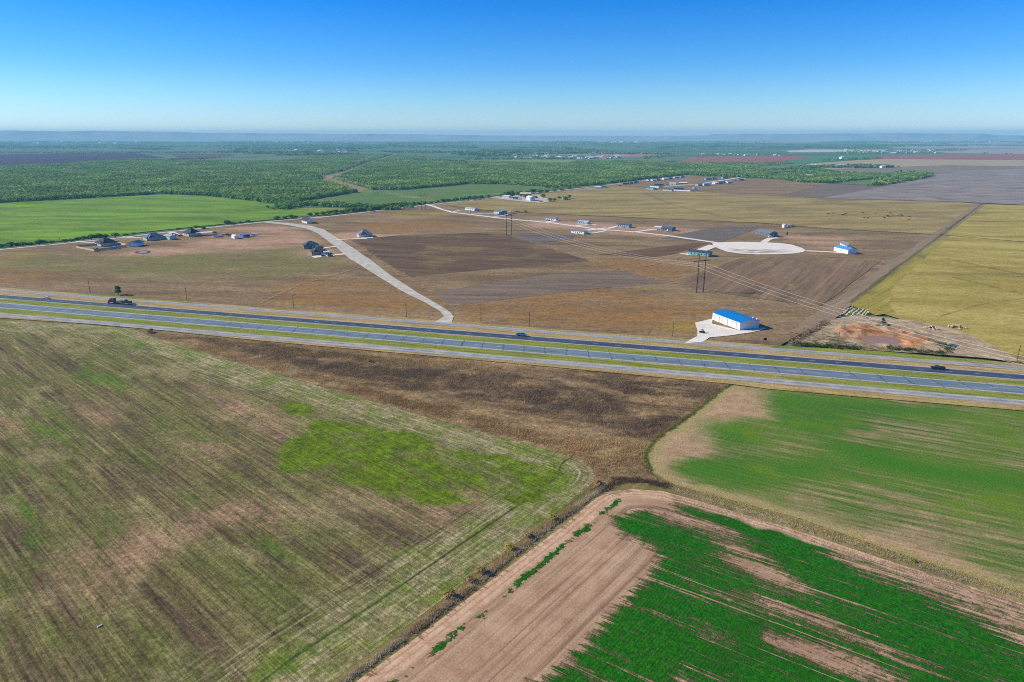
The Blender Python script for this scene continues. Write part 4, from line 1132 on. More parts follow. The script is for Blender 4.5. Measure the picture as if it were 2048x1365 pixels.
# shrubs on the fence line
def shrub(px, py, wpx, hpx, mat, label, nt=260, name='shrub', cat='shrub', lumps=5, z=.6):
    s = scale_at(py); r = wpx / s / 2; h = hpx / s
    root = empty(name, (*G(px, py), z))
    c = []
    m = MB()
    for i in range(lumps):
        a = 6.28 * i / lumps; q = r * random.uniform(.2, .6)
        c.append((math.cos(a) * q, math.sin(a) * q, 0))
        m.tube((0, 0, -.1), (math.cos(a) * q, math.sin(a) * q, h * .6), .05, .02, 5)
    m.build('stems', bark, root)
    leaves('foliage', np.array(c), r * .62, h * np.random.default_rng(int(px)).uniform(.34, .52, lumps), nt // lumps, max(.1, r * .16), mat, tint=np.linspace(0, 1, lumps), parent=root)
    return tag(root, label, cat)
gsh = leaf_mat('olive_shrub_leaves', S(130,132,48), S(176,166,70), S(206,190,100))
bsh = leaf_mat('dry_shrub_leaves', S(130,102,70), S(176,144,94), S(206,176,122))
lime = leaf_mat('lime_shrub_leaves', S(116,124,14), S(158,164,28), S(186,186,50))
shrub(1104, 1044, 17, 14, gsh, 'olive green shrub on the diagonal fence, nearest the field corner')
shrub(1058, 1080, 18, 14, bsh, 'brown dry shrub on the diagonal fence between the two green shrubs')
shrub(1020, 1104, 20, 16, gsh, 'yellow green shrub on the diagonal fence above the long dry bushes')
shrub(962, 1150, 24, 18, bsh, 'tall tan dry bush, upper one of the long clump on the diagonal fence', nt=300)
shrub(940, 1168, 18, 14, bsh, 'wide tan dry bush, lower one of the long clump on the diagonal fence', nt=300)
shrub(898, 1198, 28, 13, bsh, 'low straw coloured bush on the diagonal fence below the long clump', nt=300)
shrub(1196, 972, 16, 10, bsh, 'dark dry bush at the corner where the three fields meet')
shrub(739, 727, 9, 8, lime, 'small lime yellow bush alone in the dark weed patch')
shrub(1822, 1128, 14, 7, gsh, 'low yellowish bush beside the pale farm track at right')
shrub(300, 668, 16, 9, bsh, 'brown dry bushes at the left tip of the weed patch')
# ------------------------------------------------------------------ buildings
glass = pmat('window_glass', S(54, 66, 84), .15, .1, 2, spec=.6)
white_w = pmat('white_siding', (.78, .78, .76, 1), .6, .05, .8)
trim = pmat('white_trim', (.74, .74, .72, 1), .6, .05)
WALLS = {'white': white_w, 'cream': pmat('cream_siding', S(226,216,190), .7, .08), 'blue': pmat('blue_siding', S(126,158,184), .6, .08), 'teal': pmat('teal_siding', S(112,170,166), .6, .08),
         'grey': pmat('grey_siding', S(158,166,172), .6, .08), 'brick': pmat('brown_brick', S(140,124,108), .9, .2, 4), 'stone': pmat('pale_stone', S(190,182,168), .9, .2, 3), 'slate': pmat('slate_siding', S(96,112,130), .6, .08),
         'greenw': pmat('pale_green_metal', S(188,202,186), .5, .06), 'tan': pmat('tan_siding', S(190,166,128), .7, .1), 'brown': pmat('brown_siding', S(120,94,82), .7, .1), 'lblue': pmat('pale_blue_siding', S(180,208,220), .6, .06)}
ROOFS = {'black': pmat('black_shingle', S(44,48,56), .85, .25, 3), 'dark': pmat('charcoal_shingle', S(66,70,78), .85, .25, 3), 'grey': pmat('grey_shingle', S(112,114,116), .85, .2, 3), 'blue': pmat('blue_metal_roof', S(8,104,190), .45, .05, .5),
         'teal': pmat('teal_metal_roof', S(46,84,94), .5, .1), 'white': pmat('white_metal_roof', (.78,.78,.78,1), .5, .05), 'pale': pmat('pale_metal_roof', S(176,184,180), .5, .08), 'lightblue': pmat('light_blue_metal_roof', S(84,140,196), .45, .06),
         'tan': pmat('tan_metal_roof', S(198,184,156), .6, .15, 1), 'slate': pmat('slate_roof', S(78,96,116), .6, .12), 'lilac': pmat('weathered_shingle', S(120,116,124), .85, .2)}
door_m = {'white': white_w, 'dark': pmat('dark_door', S(58,54,54), .6, .1), 'tan': WALLS['tan']}
conc = pmat('concrete_slab', S(196,190,176), .85, .1, 1)

def slab(m, a, b, c, d, th):
    """a sloping roof plane of thickness th from four corners"""
    n = (Vector(b) - Vector(a)).cross(Vector(d) - Vector(a)).normalized()
    if n.z < 0: n = -n
    up = [tuple(Vector(p) + n * th) for p in (a, b, c, d)]
    m.add([a, b, c, d] + up, [(0,3,2,1),(4,5,6,7),(0,1,5,4),(1,2,6,5),(2,3,7,6),(3,0,4,7)])

def house(label, cat, P0, P1, Wd, wh, rr, roof='gable', wall='white', roofc='dark', nwin=4, door='dark', garage=0, left_win=1, group=None, name='house', eave=.45, chimney=False, porch=None, z=1.35):
    """front wall base runs from photo point P0 to P1; the house goes back Wd metres"""
    a = Vector(G(*P0)); b = Vector(G(*P1)); L = (b - a).length
    ang = math.atan2(b.y - a.y, b.x - a.x)
    q = Vector((-math.sin(ang), math.cos(ang)))
    c = (a + b) / 2 + q * (Wd / 2)
    root = empty(name, (c.x, c.y, z - .35), ang)
    hx, hy = L / 2, Wd / 2
    along = L >= Wd                       # ridge along the longer side
    m = MB().box(-hx, hx, -hy, hy, 0, wh)
    if roof == 'gable':
        if along:
            for s in (-1, 1):
                m.add([(s*hx, -hy, wh), (s*hx, hy, wh), (s*hx, 0, wh + rr * .97), (s*(hx - .2), -hy, wh), (s*(hx - .2), hy, wh), (s*(hx - .2), 0, wh + rr * .97)], [(0,1,2),(5,4,3),(0,2,5,3),(1,4,5,2)])
        else:
            for s in (-1, 1):
                m.add([(-hx, s*hy, wh), (hx, s*hy, wh), (0, s*hy, wh + rr * .97), (-hx, s*(hy - .2), wh), (hx, s*(hy - .2), wh), (0, s*(hy - .2), wh + rr * .97)], [(0,1,2),(5,4,3),(0,2,5,3),(1,4,5,2)])
    m.build('wall', WALLS[wall], root)
    r = MB(); e = eave; th = .18
    if roof == 'gable':
        dz = rr * e / (hy if along else hx)
        if along:
            for s in (-1, 1): slab(r, (-hx - e, s*(hy + e), wh - dz + .02), (hx + e, s*(hy + e), wh - dz + .02), (hx + e, 0, wh + rr), (-hx - e, 0, wh + rr), th)
        else:
            for s in (-1, 1): slab(r, (s*(hx + e), -hy - e, wh - dz + .02), (s*(hx + e), hy + e, wh - dz + .02), (0, hy + e, wh + rr), (0, -hy - e, wh + rr), th)
    elif roof == 'hip':
        g = max(0.3, abs(hx - hy)); zz = wh + .01
        E = [(-hx - e, -hy - e, zz), (hx + e, -hy - e, zz), (hx + e, hy + e, zz), (-hx - e, hy + e, zz)]
        rd = [(-g, 0, wh + rr), (g, 0, wh + rr)] if along else [(0, -g, wh + rr), (0, g, wh + rr)]
        lo = [(p[0], p[1], zz - .16) for p in E]
        if along: fs = [(0,1,5,4),(1,2,5),(2,3,4,5),(3,0,4)]
        else: fs = [(0,1,4),(1,2,5,4),(2,3,5),(3,0,4,5)]
        r.add(E + rd + lo, fs + [(0,6,7,1),(1,7,8,2),(2,8,9,3),(3,9,6,0),(6,9,8,7)])
        # a front wing breaks the roof line
        if nwin >= 3 and L > 13:
            wx = -hx * .45; ww = hx * .42; wy = -hy - 1.6
            r.add([(wx - ww, wy - e, zz + .05), (wx + ww, wy - e, zz + .05), (wx, wy + ww * .6, wh + rr * .72), (wx, 0, wh + rr * .72), (wx - ww, 0, zz + .05), (wx + ww, 0, zz + .05)], [(0,1,2),(1,5,3,2),(0,2,3,4),(0,4,5,1),(3,5,4)])
            MB().box(wx - ww + .4, wx + ww - .4, wy, -hy + .05, 0, wh + .04).build('front_wing', WALLS[wall], root)
    else:                                  # shed: one plane falling backwards
        slab(r, (-hx - e, -hy - e, wh + rr), (hx + e, -hy - e, wh + rr), (hx + e, hy + e, wh + .05), (-hx - e, hy + e, wh + .05), th)
        m2 = MB().add([(-hx, -hy, wh), (hx, -hy, wh), (hx, -hy, wh + rr), (-hx, -hy, wh + rr), (-hx, hy, wh), (hx, hy, wh)], [(0,1,2,3),(1,5,2),(0,3,4)])
        m2.build('gable_wall', WALLS[wall], root)
    ro = r.build('roof', ROOFS[roofc], root)
    if chimney: MB().box(hx * .2, hx * .2 + .9, .2, 1.1, wh, wh + rr + 1.1).build('chimney', WALLS['brick'], ro)
    def pane(x0, x1, y0, y1, z0, z1, nm, mt):
        o = MB().box(x0, x1, y0, y1, z0, z1).build(nm, mt, root); return o
    if nwin:
        step = L / (nwin + 1)
        dx = -hx + step * (nwin // 2 + .5) + step * .5
        for i in range(nwin):
            x = -hx + step * (i + 1)
            if garage and x > hx - garage * 3.6 - 1: continue
            if door and abs(x - dx) < .9: continue
            pane(x - .5, x + .5, -hy - .06, -hy + .02, 1.0, min(2.3, wh - .3), 'window', glass)
    if left_win:
        for i in range(left_win):
            y = -hy + Wd * (i + 1) / (left_win + 1)
            pane(-hx - .06, -hx + .02, y - .6, y + .6, 1.0, min(2.3, wh - .3), 'window', glass)
            pane(hx - .02, hx + .06, y - .6, y + .6, 1.0, min(2.3, wh - .3), 'window', glass)
    if door:
        dx = -hx + (L / (nwin + 1)) * (nwin // 2 + .5) + (L / (nwin + 1)) * .5 if nwin else 0
        d = pane(dx - .5, dx + .5, -hy - .08, -hy + .02, .05, 2.1, 'door', door_m[door])
    for k in range(garage):
        x = hx - 2.2 - k * 3.4
        pane(x - 1.3, x + 1.3, -hy - .07, -hy + .02, .02, min(2.5, wh - .2), 'garage_door', white_w)
    if porch == 'deck':
        s = MB().box(-hx * .15, hx * .3, -hy - 2.6, -hy - .02, 0, .55)
        for x in (-hx * .15 + .1, hx * .3 - .1): s.box(x - .06, x + .06, -hy - 2.5, -hy - 2.38, .55, 1.5)
        s.build('porch', WALLS['tan'], root)
    if porch == 'carport':
        s = MB()
        slab(s, (hx * .3, -hy - 3.4, wh - .5), (hx + .1, -hy - 3.4, wh - .5), (hx + .1, -hy - .1, wh - .05), (hx * .3, -hy - .1, wh - .05), .12)
        cpo = s.build('carport_roof', ROOFS['white'], root)
        p = MB()
        for x in (hx * .3 + .15, hx - .05): p.tube((x, -hy - 3.3, 0), (x, -hy - 3.3, wh - .48), .07)
        p.build('carport_posts', trim, cpo)
    return tag(root, label, cat, group)

# blue roofed workshop by the highway
def workshop():
    a = Vector(G(1424.2, 642.8)); b = Vector(G(1478.6, 664.3)); c = Vector(G(1512.5, 657.8))
    ang = math.atan2(b.y - a.y, b.x - a.x); L = (b - a).length
    q = Vector((-math.sin(ang), math.cos(ang)))
    Wd = (c - b).dot(q)
    m = (a + b) / 2 + q * Wd / 2
    root = empty('workshop', (m.x, m.y, 1.0), ang)
    hx, hy, h, rr = L / 2, Wd / 2, 4.5, 1.2
    w = MB().box(-hx, hx, -hy, hy, 0, h)
    for s in (-1, 1): w.add([(s*hx, -hy, h), (s*hx, hy, h), (s*hx, 0, h + rr*.95), (s*(hx-.3), -hy, h), (s*(hx-.3), hy, h), (s*(hx-.3), 0, h + rr*.95)], [(0,1,2),(5,4,3),(0,2,5,3),(1,4,5,2)])
    t = NT(bpy.data.materials.new('ribbed_white_metal'))
    wv = t.math('SINE', t.mul(t.new('ShaderNodeSeparateXYZ').outputs[0], 1.0))
    sx = t.new('ShaderNodeSeparateXYZ'); t.put(sx.inputs[0], t.P)
    rib = t.math('SINE', t.mul(t.add(sx.outputs[0], sx.outputs[1]), 9.0))
    mt = t.finish(t.bright((.72,.72,.72,1), t.mr(rib, -1, 1, .92, 1.0)), .5, normal=t.bump(rib, .04), spec=.3)
    w.build('wall', mt, root)
    r = MB()
    for s in (-1, 1): slab(r, (-hx - .25, s*(hy + .3), h + .03), (hx + .25, s*(hy + .3), h + .03), (hx + .25, 0, h + rr), (-hx - .25, 0, h + rr), .14)
    t = NT(bpy.data.materials.new('ribbed_blue_metal'))
    sx = t.new('ShaderNodeSeparateXYZ'); t.put(sx.inputs[0], t.P)
    rib = t.math('SINE', t.mul(sx.outputs[0], 8.0))
    mt2 = t.finish(t.bright(S(0,122,190), t.mr(rib, -1, 1, .9, 1.05)), .4, normal=t.bump(rib, .05), spec=.4)
    r.build('roof', mt2, root)
    tr = MB().box(-hx - .05, hx + .05, -hy - .06, -hy - .005, h - .35, h - .02)
    tr.build('fascia', trim, root)
    for k, x in enumerate((-.66, -.06, .58)):
        cx = x * hx
        g = MB().box(cx - 2.1, cx + 2.1, -hy - .05, -hy + .02, .03, 3.6)
        o = g.build('garage_door', pmat('door_panel', (.82,.82,.82,1), .5, .03), root)
        fr = MB().box(cx - 2.42, cx - 2.12, -hy - .09, -hy + .02, 0, 3.8).box(cx + 2.12, cx + 2.42, -hy - .09, -hy + .02, 0, 3.8).box(cx - 2.12, cx + 2.12, -hy - .09, -hy + .02, 3.62, 3.9)
        fr.build('door_frame', pmat('grey_frame', S(112,118,126), .5, .05), o)
    for x in (-.93, -.36, .26):
        cx = x * hx
        MB().box(cx - .45, cx + .45, -hy - .06, -hy + .02, .03, 2.1).build('door', pmat('door_panel', (.82,.82,.82,1), .5, .03), root)
    MB().box(hx * .55, hx * .6, hy - .5, hy, h + .25, h + .9).build('roof_vent', trim, root)
    MB().box(hx * .82, hx * .87, hy - .5, hy, h + .25, h + .9).build('roof_vent', trim, root)
    return tag(root, 'white metal workshop with bright blue roof and three garage doors', 'workshop')
workshop()

# brick and stone homes
house('dark hip roofed house with white walls behind the wooden yard fence', 'house', (202,495.6), (236,491.8), 15, 3.0, 5.0, 'hip', 'stone', 'black', 5, 'white', 0, 2)
house('small dark roofed garage building beside the wooden yard fence', 'garage', (257,495.4), (276,495.6), 11, 3.4, 1.8, 'gable', 'lblue', 'teal', 0, None, 2, 0, name='garage')
house('long grey hip roofed house left of the pale green shed', 'house', (294,484), (330,480.6), 13, 3.0, 4.2, 'hip', 'stone', 'slate', 5, 'white', 0, 2)
house('pale green metal shed with a blank end wall beside the hip roofed house', 'shed', (340,481.8), (352.6,480.2), 12, 3.6, 1.0, 'gable', 'greenw', 'pale', 0, 'white', 0, 0, name='shed')
house('big steep slate roofed house beside the long white canopy', 'house', (378,475.5), (402.5,472.8), 15, 3.2, 5.4, 'hip', 'stone', 'black', 4, 'white', 0, 2)
house('white box shed right of the round pool', 'shed', (469.5,480), (477.5,479.2), 9, 3.0, .6, 'gable', 'white', 'white', 0, None, 1, 0, name='shed')
house('low blue grey shed between the white box shed and white trailer', 'shed', (487,477.4), (500.5,475.8), 7, 2.8, .7, 'gable', 'slate', 'lightblue', 2, 'dark', 0, 0, name='shed')
house('white walled house with one sweeping charcoal roof below the hedge', 'house', (613.7,449.2), (624.6,448.4), 19, 3.2, 4.6, 'gable', 'white', 'black', 2, 'white', 1, 4)
house('grey hip roofed brick house alone on a red earth patch', 'house', (718.8,477.2), (745.6,475.6), 13, 3.0, 4.8, 'hip', 'stone', 'grey', 4, 'white', 0, 1)
house('slate roofed brick house, upper of the pair beside the pale road', 'house', (607.8,499.8), (638,498), 12, 3.0, 3.6, 'hip', 'brick', 'teal', 4, 'white', 1, 1)
house('dark roofed brick house with white canopy, lower of the roadside pair', 'house', (624,513.2), (655.6,510.8), 12, 3.0, 3.6, 'hip', 'brick', 'dark', 4, 'white', 1, 1)
# manufactured homes on the white road
MG = 'manufactured homes along the white road'
house('white manufactured home nearest the tall power poles on the white road', 'mobile home', (930.6,421.8), (948.7,423.8), 8, 3.0, .9, 'gable', 'white', 'pale', 4, 'dark', 0, 1, MG, name='mobile_home', porch='deck')
house('pale manufactured home with sheds around it, behind a power pole pair', 'mobile home', (987.5,428.6), (998,430.2), 8, 3.0, .9, 'gable', 'lblue', 'lilac', 2, 'dark', 0, 1, MG, name='mobile_home')
house('dark blue house with white gable among vehicles, behind a power pole pair', 'house', (1001,430.8), (1013.6,430.6), 10, 3.4, 1.6, 'gable', 'slate', 'lightblue', 2, 'white', 0, 1)
house('white manufactured home with a white pickup parked at its left end', 'mobile home', (1092,442.2), (1111,443.6), 8, 3.0, .9, 'gable', 'white', 'lilac', 4, 'dark', 0, 1, MG, name='mobile_home', porch='deck')
house('pale blue manufactured home with a dark open carport at its right end', 'mobile home', (1155,449.6), (1176,450.8), 9, 3.2, .9, 'gable', 'lblue', 'pale', 4, 'dark', 0, 1, MG, name='mobile_home', porch='carport')
house('white manufactured home below the white road, blue grey end wall', 'mobile home', (1142.4,468.2), (1167.3,470.9), 9, 3.1, 1.0, 'gable', 'white', 'lilac', 5, 'dark', 0, 1, MG, name='mobile_home', porch='deck')
house('grey manufactured home with dark end wall above the white road', 'mobile home', (1232.6,455.4), (1257.2,457.4), 9, 3.1, 1.0, 'gable', 'grey', 'slate', 5, 'dark', 0, 1, MG, name='mobile_home', porch='deck')
house('slate blue house joined to a white roofed carport on the white road', 'house', (1322,463.2), (1343.4,465), 11, 3.2, 1.8, 'gable', 'slate', 'slate', 4, 'white', 0, 1, porch='deck')
house('grey roofed house with blue grey gable on the turning circle', 'house', (1538.4,475.6), (1554.8,474.4), 22, 3.4, 2.2, 'gable', 'slate', 'grey', 3, 'white', 0, 4)
house('teal manufactured home with dark trim just behind the tallest power poles', 'mobile home', (1375.4,511.6), (1416.4,516), 9, 3.4, 1.2, 'gable', 'teal', 'dark', 5, 'dark', 0, 1, MG, name='mobile_home')
house('metal shop with light blue roof at the end of the right driveway', 'shop', (1695.2,510.8), (1713,510), 20, 4.0, 1.6, 'gable', 'white', 'lightblue', 2, 'white', 0, 1, name='shop')
house('white house with long grey roof behind the blue roofed shop', 'house', (1693,500.6), (1702,500.8), 22, 3.2, 1.8, 'gable', 'white', 'grey', 2, 'dark', 0, 3)
house('tiny pale yellow shed alone near the pasture fence', 'shed', (1568,457.6), (1573.6,457.4), 4.5, 3.2, 1.0, 'gable', 'cream', 'pale', 0, 'white', 0, 0, name='shed')
# farmstead
house('white metal barn with blue grey front standing in the pale farm yard', 'barn', (1060.4,403.6), (1070,403.2), 16, 6.0, 1.6, 'gable', 'lblue', 'white', 0, None, 2, 0, name='barn')
house('tan roofed long farm building with open sides behind the white barn', 'barn', (1040,394.4), (1061,394.6), 16, 4.4, 2.6, 'gable', 'brown', 'tan', 3, 'dark', 0, 1, name='barn')
house('low white farm shed at the left end of the farm yard', 'shed', (1003,397.4), (1018,398), 9, 3.6, 1.0, 'gable', 'white', 'white', 1, None, 0, 0, name='shed')
house('small teal green hut among trees at the right end of the farmstead', 'shed', (1127,400.4), (1135,400.2), 7, 3.0, 1.6, 'gable', 'teal', 'teal', 1, 'dark', 0, 0, name='shed')
house('small blue farm shed between the low white shed and the tan building', 'shed', (1026,400.4), (1034,400.6), 8, 3.0, 1.0, 'gable', 'slate', 'slate', 1, 'white', 0, 0, name='shed')

# canopies: a roof on posts
def canopy(label, P0, P1, Wd, h, roofc, cat='canopy', fall=.4, z=1.0):
    a = Vector(G(*P0)); b = Vector(G(*P1)); L = (b - a).length; ang = math.atan2(b.y - a.y, b.x - a.x)
    q = Vector((-math.sin(ang), math.cos(ang))); c = (a + b) / 2 + q * Wd / 2
    root = empty('canopy', (c.x, c.y, z), ang); hx, hy = L / 2, Wd / 2
    r = MB()
    for s in (-1, 1): slab(r, (-hx, s*hy, h), (hx, s*hy, h), (hx, 0, h + fall), (-hx, 0, h + fall), .12)
    r.build('roof', ROOFS[roofc], root)
    n = max(2, int(L / 5))
    for i in range(n):
        for s in (-1, 1):
            x = -hx + .2 + (L - .4) * i / (n - 1)
            MB().tube((x, s*(hy - .2), 0), (x, s*(hy - .2), h), .1).build('post', trim, root)
    return tag(root, label, cat)
canopy('long white roofed canopy beside the steep slate roofed house', (392,474.6), (427,472), 9, 3.0, 'white')
canopy('white carport roof on posts beside the slate blue house', (1307,461.4), (1326,463.2), 9, 3.4, 'white', 'carport')
canopy('low white canopy over cars next to the lower roadside brick house', (648,512.4), (660,511.6), 6, 2.6, 'white', 'carport')
canopy('white carport behind the dark blue house among vehicles', (1017,429.6), (1026,429.4), 8, 3.2, 'white', 'carport')

# wooden yard fence
def fence(label, line, h, mat, nm='yard_fence', cat='fence', post_every=3.0, z=1.0, name_b='board_panel'):
    w = W(line); root = empty(nm, (*w[0], z))
    o = Vector(w[0])
    for i in range(len(w) - 1):
        a = Vector(w[i]) - o; b = Vector(w[i + 1]) - o; d = (b - a).normalized(); q = Vector((-d.y, d.x)) * .04
        MB().add([(a.x-q.x,a.y-q.y,.05),(b.x-q.x,b.y-q.y,.05),(b.x+q.x,b.y+q.y,.05),(a.x+q.x,a.y+q.y,.05),(a.x-q.x,a.y-q.y,h),(b.x-q.x,b.y-q.y,h),(b.x+q.x,b.y+q.y,h),(a.x+q.x,a.y+q.y,h)],
                 [(0,3,2,1),(4,5,6,7),(0,1,5,4),(1,2,6,5),(2,3,7,6),(3,0,4,7)]).build(name_b, mat, root)
        k = max(1, int((b - a).length / post_every))
        for j in range(k + (i == len(w) - 2)):
            p = a.lerp(b, j / k)
            MB().box(p.x - .07, p.x + .07, p.y - .07, p.y + .07, 0, h + .12).build('post', mat, root)
    return tag(root, label, cat)
wood_f = pmat('tan_boards', S(196, 172, 132), .8, .15, 2)
wood_d = pmat('weathered_boards', S(92, 84, 84), .85, .2, 2)
fence('tan wooden board fence around the yard of the dark hip roofed house', [(194,493.4),(158,496.2),(153,498),(189,505.4),(208,502.6),(238,498.6),(252,496.6)], 1.9, wood_f, post_every=6)
fence('tan wooden screen fence between the house and the small garage', [(237,490.6),(252,494.4)], 2.4, wood_f, post_every=5)
fence('long white plank fence below the distant mobile home rows', [(1344,382.6),(1380,384.4),(1394,382.4)], 2.2, white_w, post_every=8)

# small yard things
def boxy(name, label, cat, px, py, ang, parts, z=1.0, group=None):
    """parts: (name, material, MB)"""
    root = empty(name, (*G(px, py), z), R(ang))
    for nm, mt, mb in parts: mb.build(nm, mt, root)
    return tag(root, label, cat, group)
dark_m = pmat('dark_metal', S(46, 44, 48), .5, .15)
tyre = pmat('tyre_rubber', S(34, 33, 34), .85, .1)
def wheel_mb(x, y, r=.36, w=.24, inward=1):
    m = MB().tube((x, y - w / 2, r), (x, y + w / 2, r), r, r, 14)
    m.tube((x, y - w / 2 - .015, r), (x, y + w / 2 + .015, r), r * .55, r * .55, 10)
    return m
m = MB().box(-4,4,-2.2,2.2,0,2.3); slab(m, (-4.2,-2.4,2.4), (4.2,-2.4,2.4), (4.2,2.4,2.7), (-4.2,2.4,2.7), .12)
boxy('yard_shed', 'small dark shed at the lower corner of the wooden yard fence', 'shed', 192, 504, -20, [('wall', WALLS['brown'], MB().box(-2.2,2.2,-1.5,1.5,0,2.2)), ('roof', ROOFS['teal'], MB().taper((-2.5,2.5,-1.8,1.8,2.22), (-2.2,2.2,-.15,.15,3.0)))])
boxy('playhouse', 'small pale blue playhouse on the lower yard fence line', 'playhouse', 230, 499.8, 10, [('wall', WALLS['blue'], MB().box(-1.6,1.6,-1.3,1.3,0,1.9)), ('roof', ROOFS['lightblue'], MB().taper((-1.9,1.9,-1.6,1.6,1.92), (-1.7,1.7,-.1,.1,2.8)))])
def round_pool(px, py, r):
    root = empty('above_ground_pool', (*G(px, py), 1.0))
    m = MB(); n = 28
    for i in range(n):
        a0 = 6.283 * i / n; a1 = 6.283 * (i + 1) / n
        for r0, r1 in ((r, r),): m.add([(math.cos(a0)*r0, math.sin(a0)*r0, 0), (math.cos(a1)*r0, math.sin(a1)*r0, 0), (math.cos(a1)*r0, math.sin(a1)*r0, 1.3), (math.cos(a0)*r0, math.sin(a0)*r0, 1.3),
            (math.cos(a0)*(r-.25), math.sin(a0)*(r-.25), 1.3), (math.cos(a1)*(r-.25), math.sin(a1)*(r-.25), 1.3), (math.cos(a0)*(r-.25), math.sin(a0)*(r-.25), .9), (math.cos(a1)*(r-.25), math.sin(a1)*(r-.25), .9)], [(0,1,2,3),(3,2,5,4),(4,5,7,6)])
    m.build('wall', WALLS['grey'], root)
    MB().tube((0,0,.85), (0,0,1.0), r - .26, r - .26, 28).build('cover', pmat('pool_cover', S(96,116,130), .5, .1), root)
    tag(root, 'low round grey above ground pool beside the long white canopy', 'pool')
round_pool(434, 475.6, 5.0)
boxy('water_tank', 'narrow dark green upright tank standing in brown grass', 'tank', 1573.8, 471.8, 0, [('tank', pmat('tank_green', S(64,82,70), .5, .1), MB().tube((0,0,.3), (0,0,3.2), 1.0, 1.0, 18).tube((0,0,3.2), (0,0,3.6), 1.0, .3, 18)), ('stand', dark_m, MB().box(-1.1,1.1,-1.1,1.1,0,.3))])
def trailer(label, px, py, ang, L=6.5, h=2.6):
    root = empty('trailer', (*G(px, py), 1.0), R(ang))
    MB().box(-L/2, L/2, -1.2, 1.2, .55, .55 + h).build('body', white_w, root)
    MB().box(L/2, L/2 + 1.1, -.1, .1, .5, .62).build('hitch', dark_m, root)
    for s in (-1, 1):
        for x in (-.5, .5): wheel_mb(x, s * 1.12).build('wheel', tyre, root)
    MB().box(-.6, .6, -1.26, -1.19, 1.5, 2.2).build('window', glass, root)
    return tag(root, label, 'trailer')
trailer('white boxy trailer at the right end of the dirt clearing', 510, 474.4, 5)
trailer('small white trailer beside the tiny pale yellow shed', 1577.5, 456, 0, 5, 2.0)
trailer('white box trailer at the right end of the long plank fence', 1390, 379.6, 10, 9, 3.2)

# ------------------------------------------------------------------ vehicles
def paint(nm, c): return pmat(nm, c, .3, .05, .5, spec=.5)
def car(label, px, py, ang, c, kind='sedan', L=4.7, z=1.0, cat='car', group=None, lean=None):
    root = empty({'sedan':'car','pickup':'pickup_truck','suv':'car'}[kind], (*G(px, py), z), ang)
    w = .92; s = L / 4.7
    b = paint('paint_%d_%d_%d' % tuple(int(x * 999) for x in c[:3]), c)
    if kind == 'sedan':
        body = MB().prism_y([(-2.3*s,.35),(2.3*s,.35),(2.35*s,.75),(1.2*s,.95),(-1.6*s,.98),(-2.35*s,.9)], -w, w)
        cabin = MB().taper((-1.75*s,1.15*s,-w+.06,w-.06,.93), (-1.05*s,.35*s,-w+.22,w-.22,1.45))
    elif kind == 'suv':
        body = MB().prism_y([(-2.35*s,.4),(2.35*s,.4),(2.35*s,.95),(1.25*s,1.1),(-2.35*s,1.1)], -w, w)
        cabin = MB().taper((-2.3*s,1.3*s,-w+.04,w-.04,1.09), (-2.05*s,.55*s,-w+.16,w-.16,1.75))
    else:
        body = MB().prism_y([(-2.35*s,.5),(2.35*s,.5),(2.35*s,1.05),(1.2*s,1.2),(-2.35*s,1.15)], -w, w)
        cabin = MB().taper((-.55*s,1.3*s,-w+.05,w-.05,1.15), (-.35*s,.65*s,-w+.17,w-.17,1.85))
    body.build('body', b, root)
    cb = cabin.build('cabin', pmat('tinted_glass', S(40,48,58), .12, .05, 2, spec=.7), root)
    bb = [v for v in cabin.v]
    zt = bb[4][2]
    MB().box(bb[4][0] - .03, bb[5][0] + .03, bb[4][1] - .03, bb[6][1] + .03, zt, zt + .06).build('roof', b, root)
    if kind == 'pickup':
        MB().box(-2.28*s, -.62*s, -w+.1, w-.1, 1.155, 1.17).build('bed', dark_m, root)
        r = MB()
        for q in (-1, 1): r.box(-2.35*s, -.6*s, q*w - .06, q*w + .06, 1.12, 1.4)
        r.box(-2.4*s, -2.28*s, -w, w, 1.12, 1.4).build('bed_sides', b, root)
    for x in (-1.42*s, 1.42*s):
        for q in (-1, 1): wheel_mb(x, q * (w - .06), .36 if kind == 'sedan' else .42).build('wheel', tyre, root)
    for q in (-1, 1):
        MB().box(2.3*s, 2.38*s, q*.62 - .2, q*.62 + .2, .62, .8).build('headlight', pmat('lamp_glass', (.8,.8,.78,1), .1, .02), root)
        MB().box(-2.42*s, -2.33*s, q*.7 - .14, q*.7 + .14, .68, .9).build('taillight', pmat('red_lens', S(150,20,16), .2, .05), root)
    return tag(root, label, cat, group)
_a = Vector(G(0, 604.5)); _b = Vector(G(2048, 771)); HW = math.atan2(_b.y - _a.y, _b.x - _a.x)
ZR = .98
car('white car with dark roof driving on the far carriageway at left', 94, 600.6, HW + math.pi, (.8,.8,.8,1), 'sedan', 4.9, ZR)
car('blue pickup truck on the dark carriageway in the middle of the picture', 1043.5, 675.6, HW, S(60,126,176), 'pickup', 6.0, ZR, 'pickup truck')
car('dark navy pickup truck on the dark carriageway at right', 1874, 742.6, HW + math.pi, S(24,44,72), 'pickup', 6.2, ZR, 'pickup truck')
car('white car under the canopy of the lower roadside brick house', 650.5, 512.6, .2, (.8,.8,.8,1), 'suv', 4.9, 1.02)
car('black car parked on the pad below the lower roadside brick house', 661, 515.2, .15, S(30,32,40), 'suv', 5, 1.08)
car('small dark car left of the black car on the same pad', 647.4, 515.8, .1, S(46,44,46), 'sedan', 4.4, 1.08)
car('white pickup truck parked at the left end of a white manufactured home', 1094.6, 443, -.4, (.8,.8,.8,1), 'pickup', 6, 1.08, 'pickup truck')
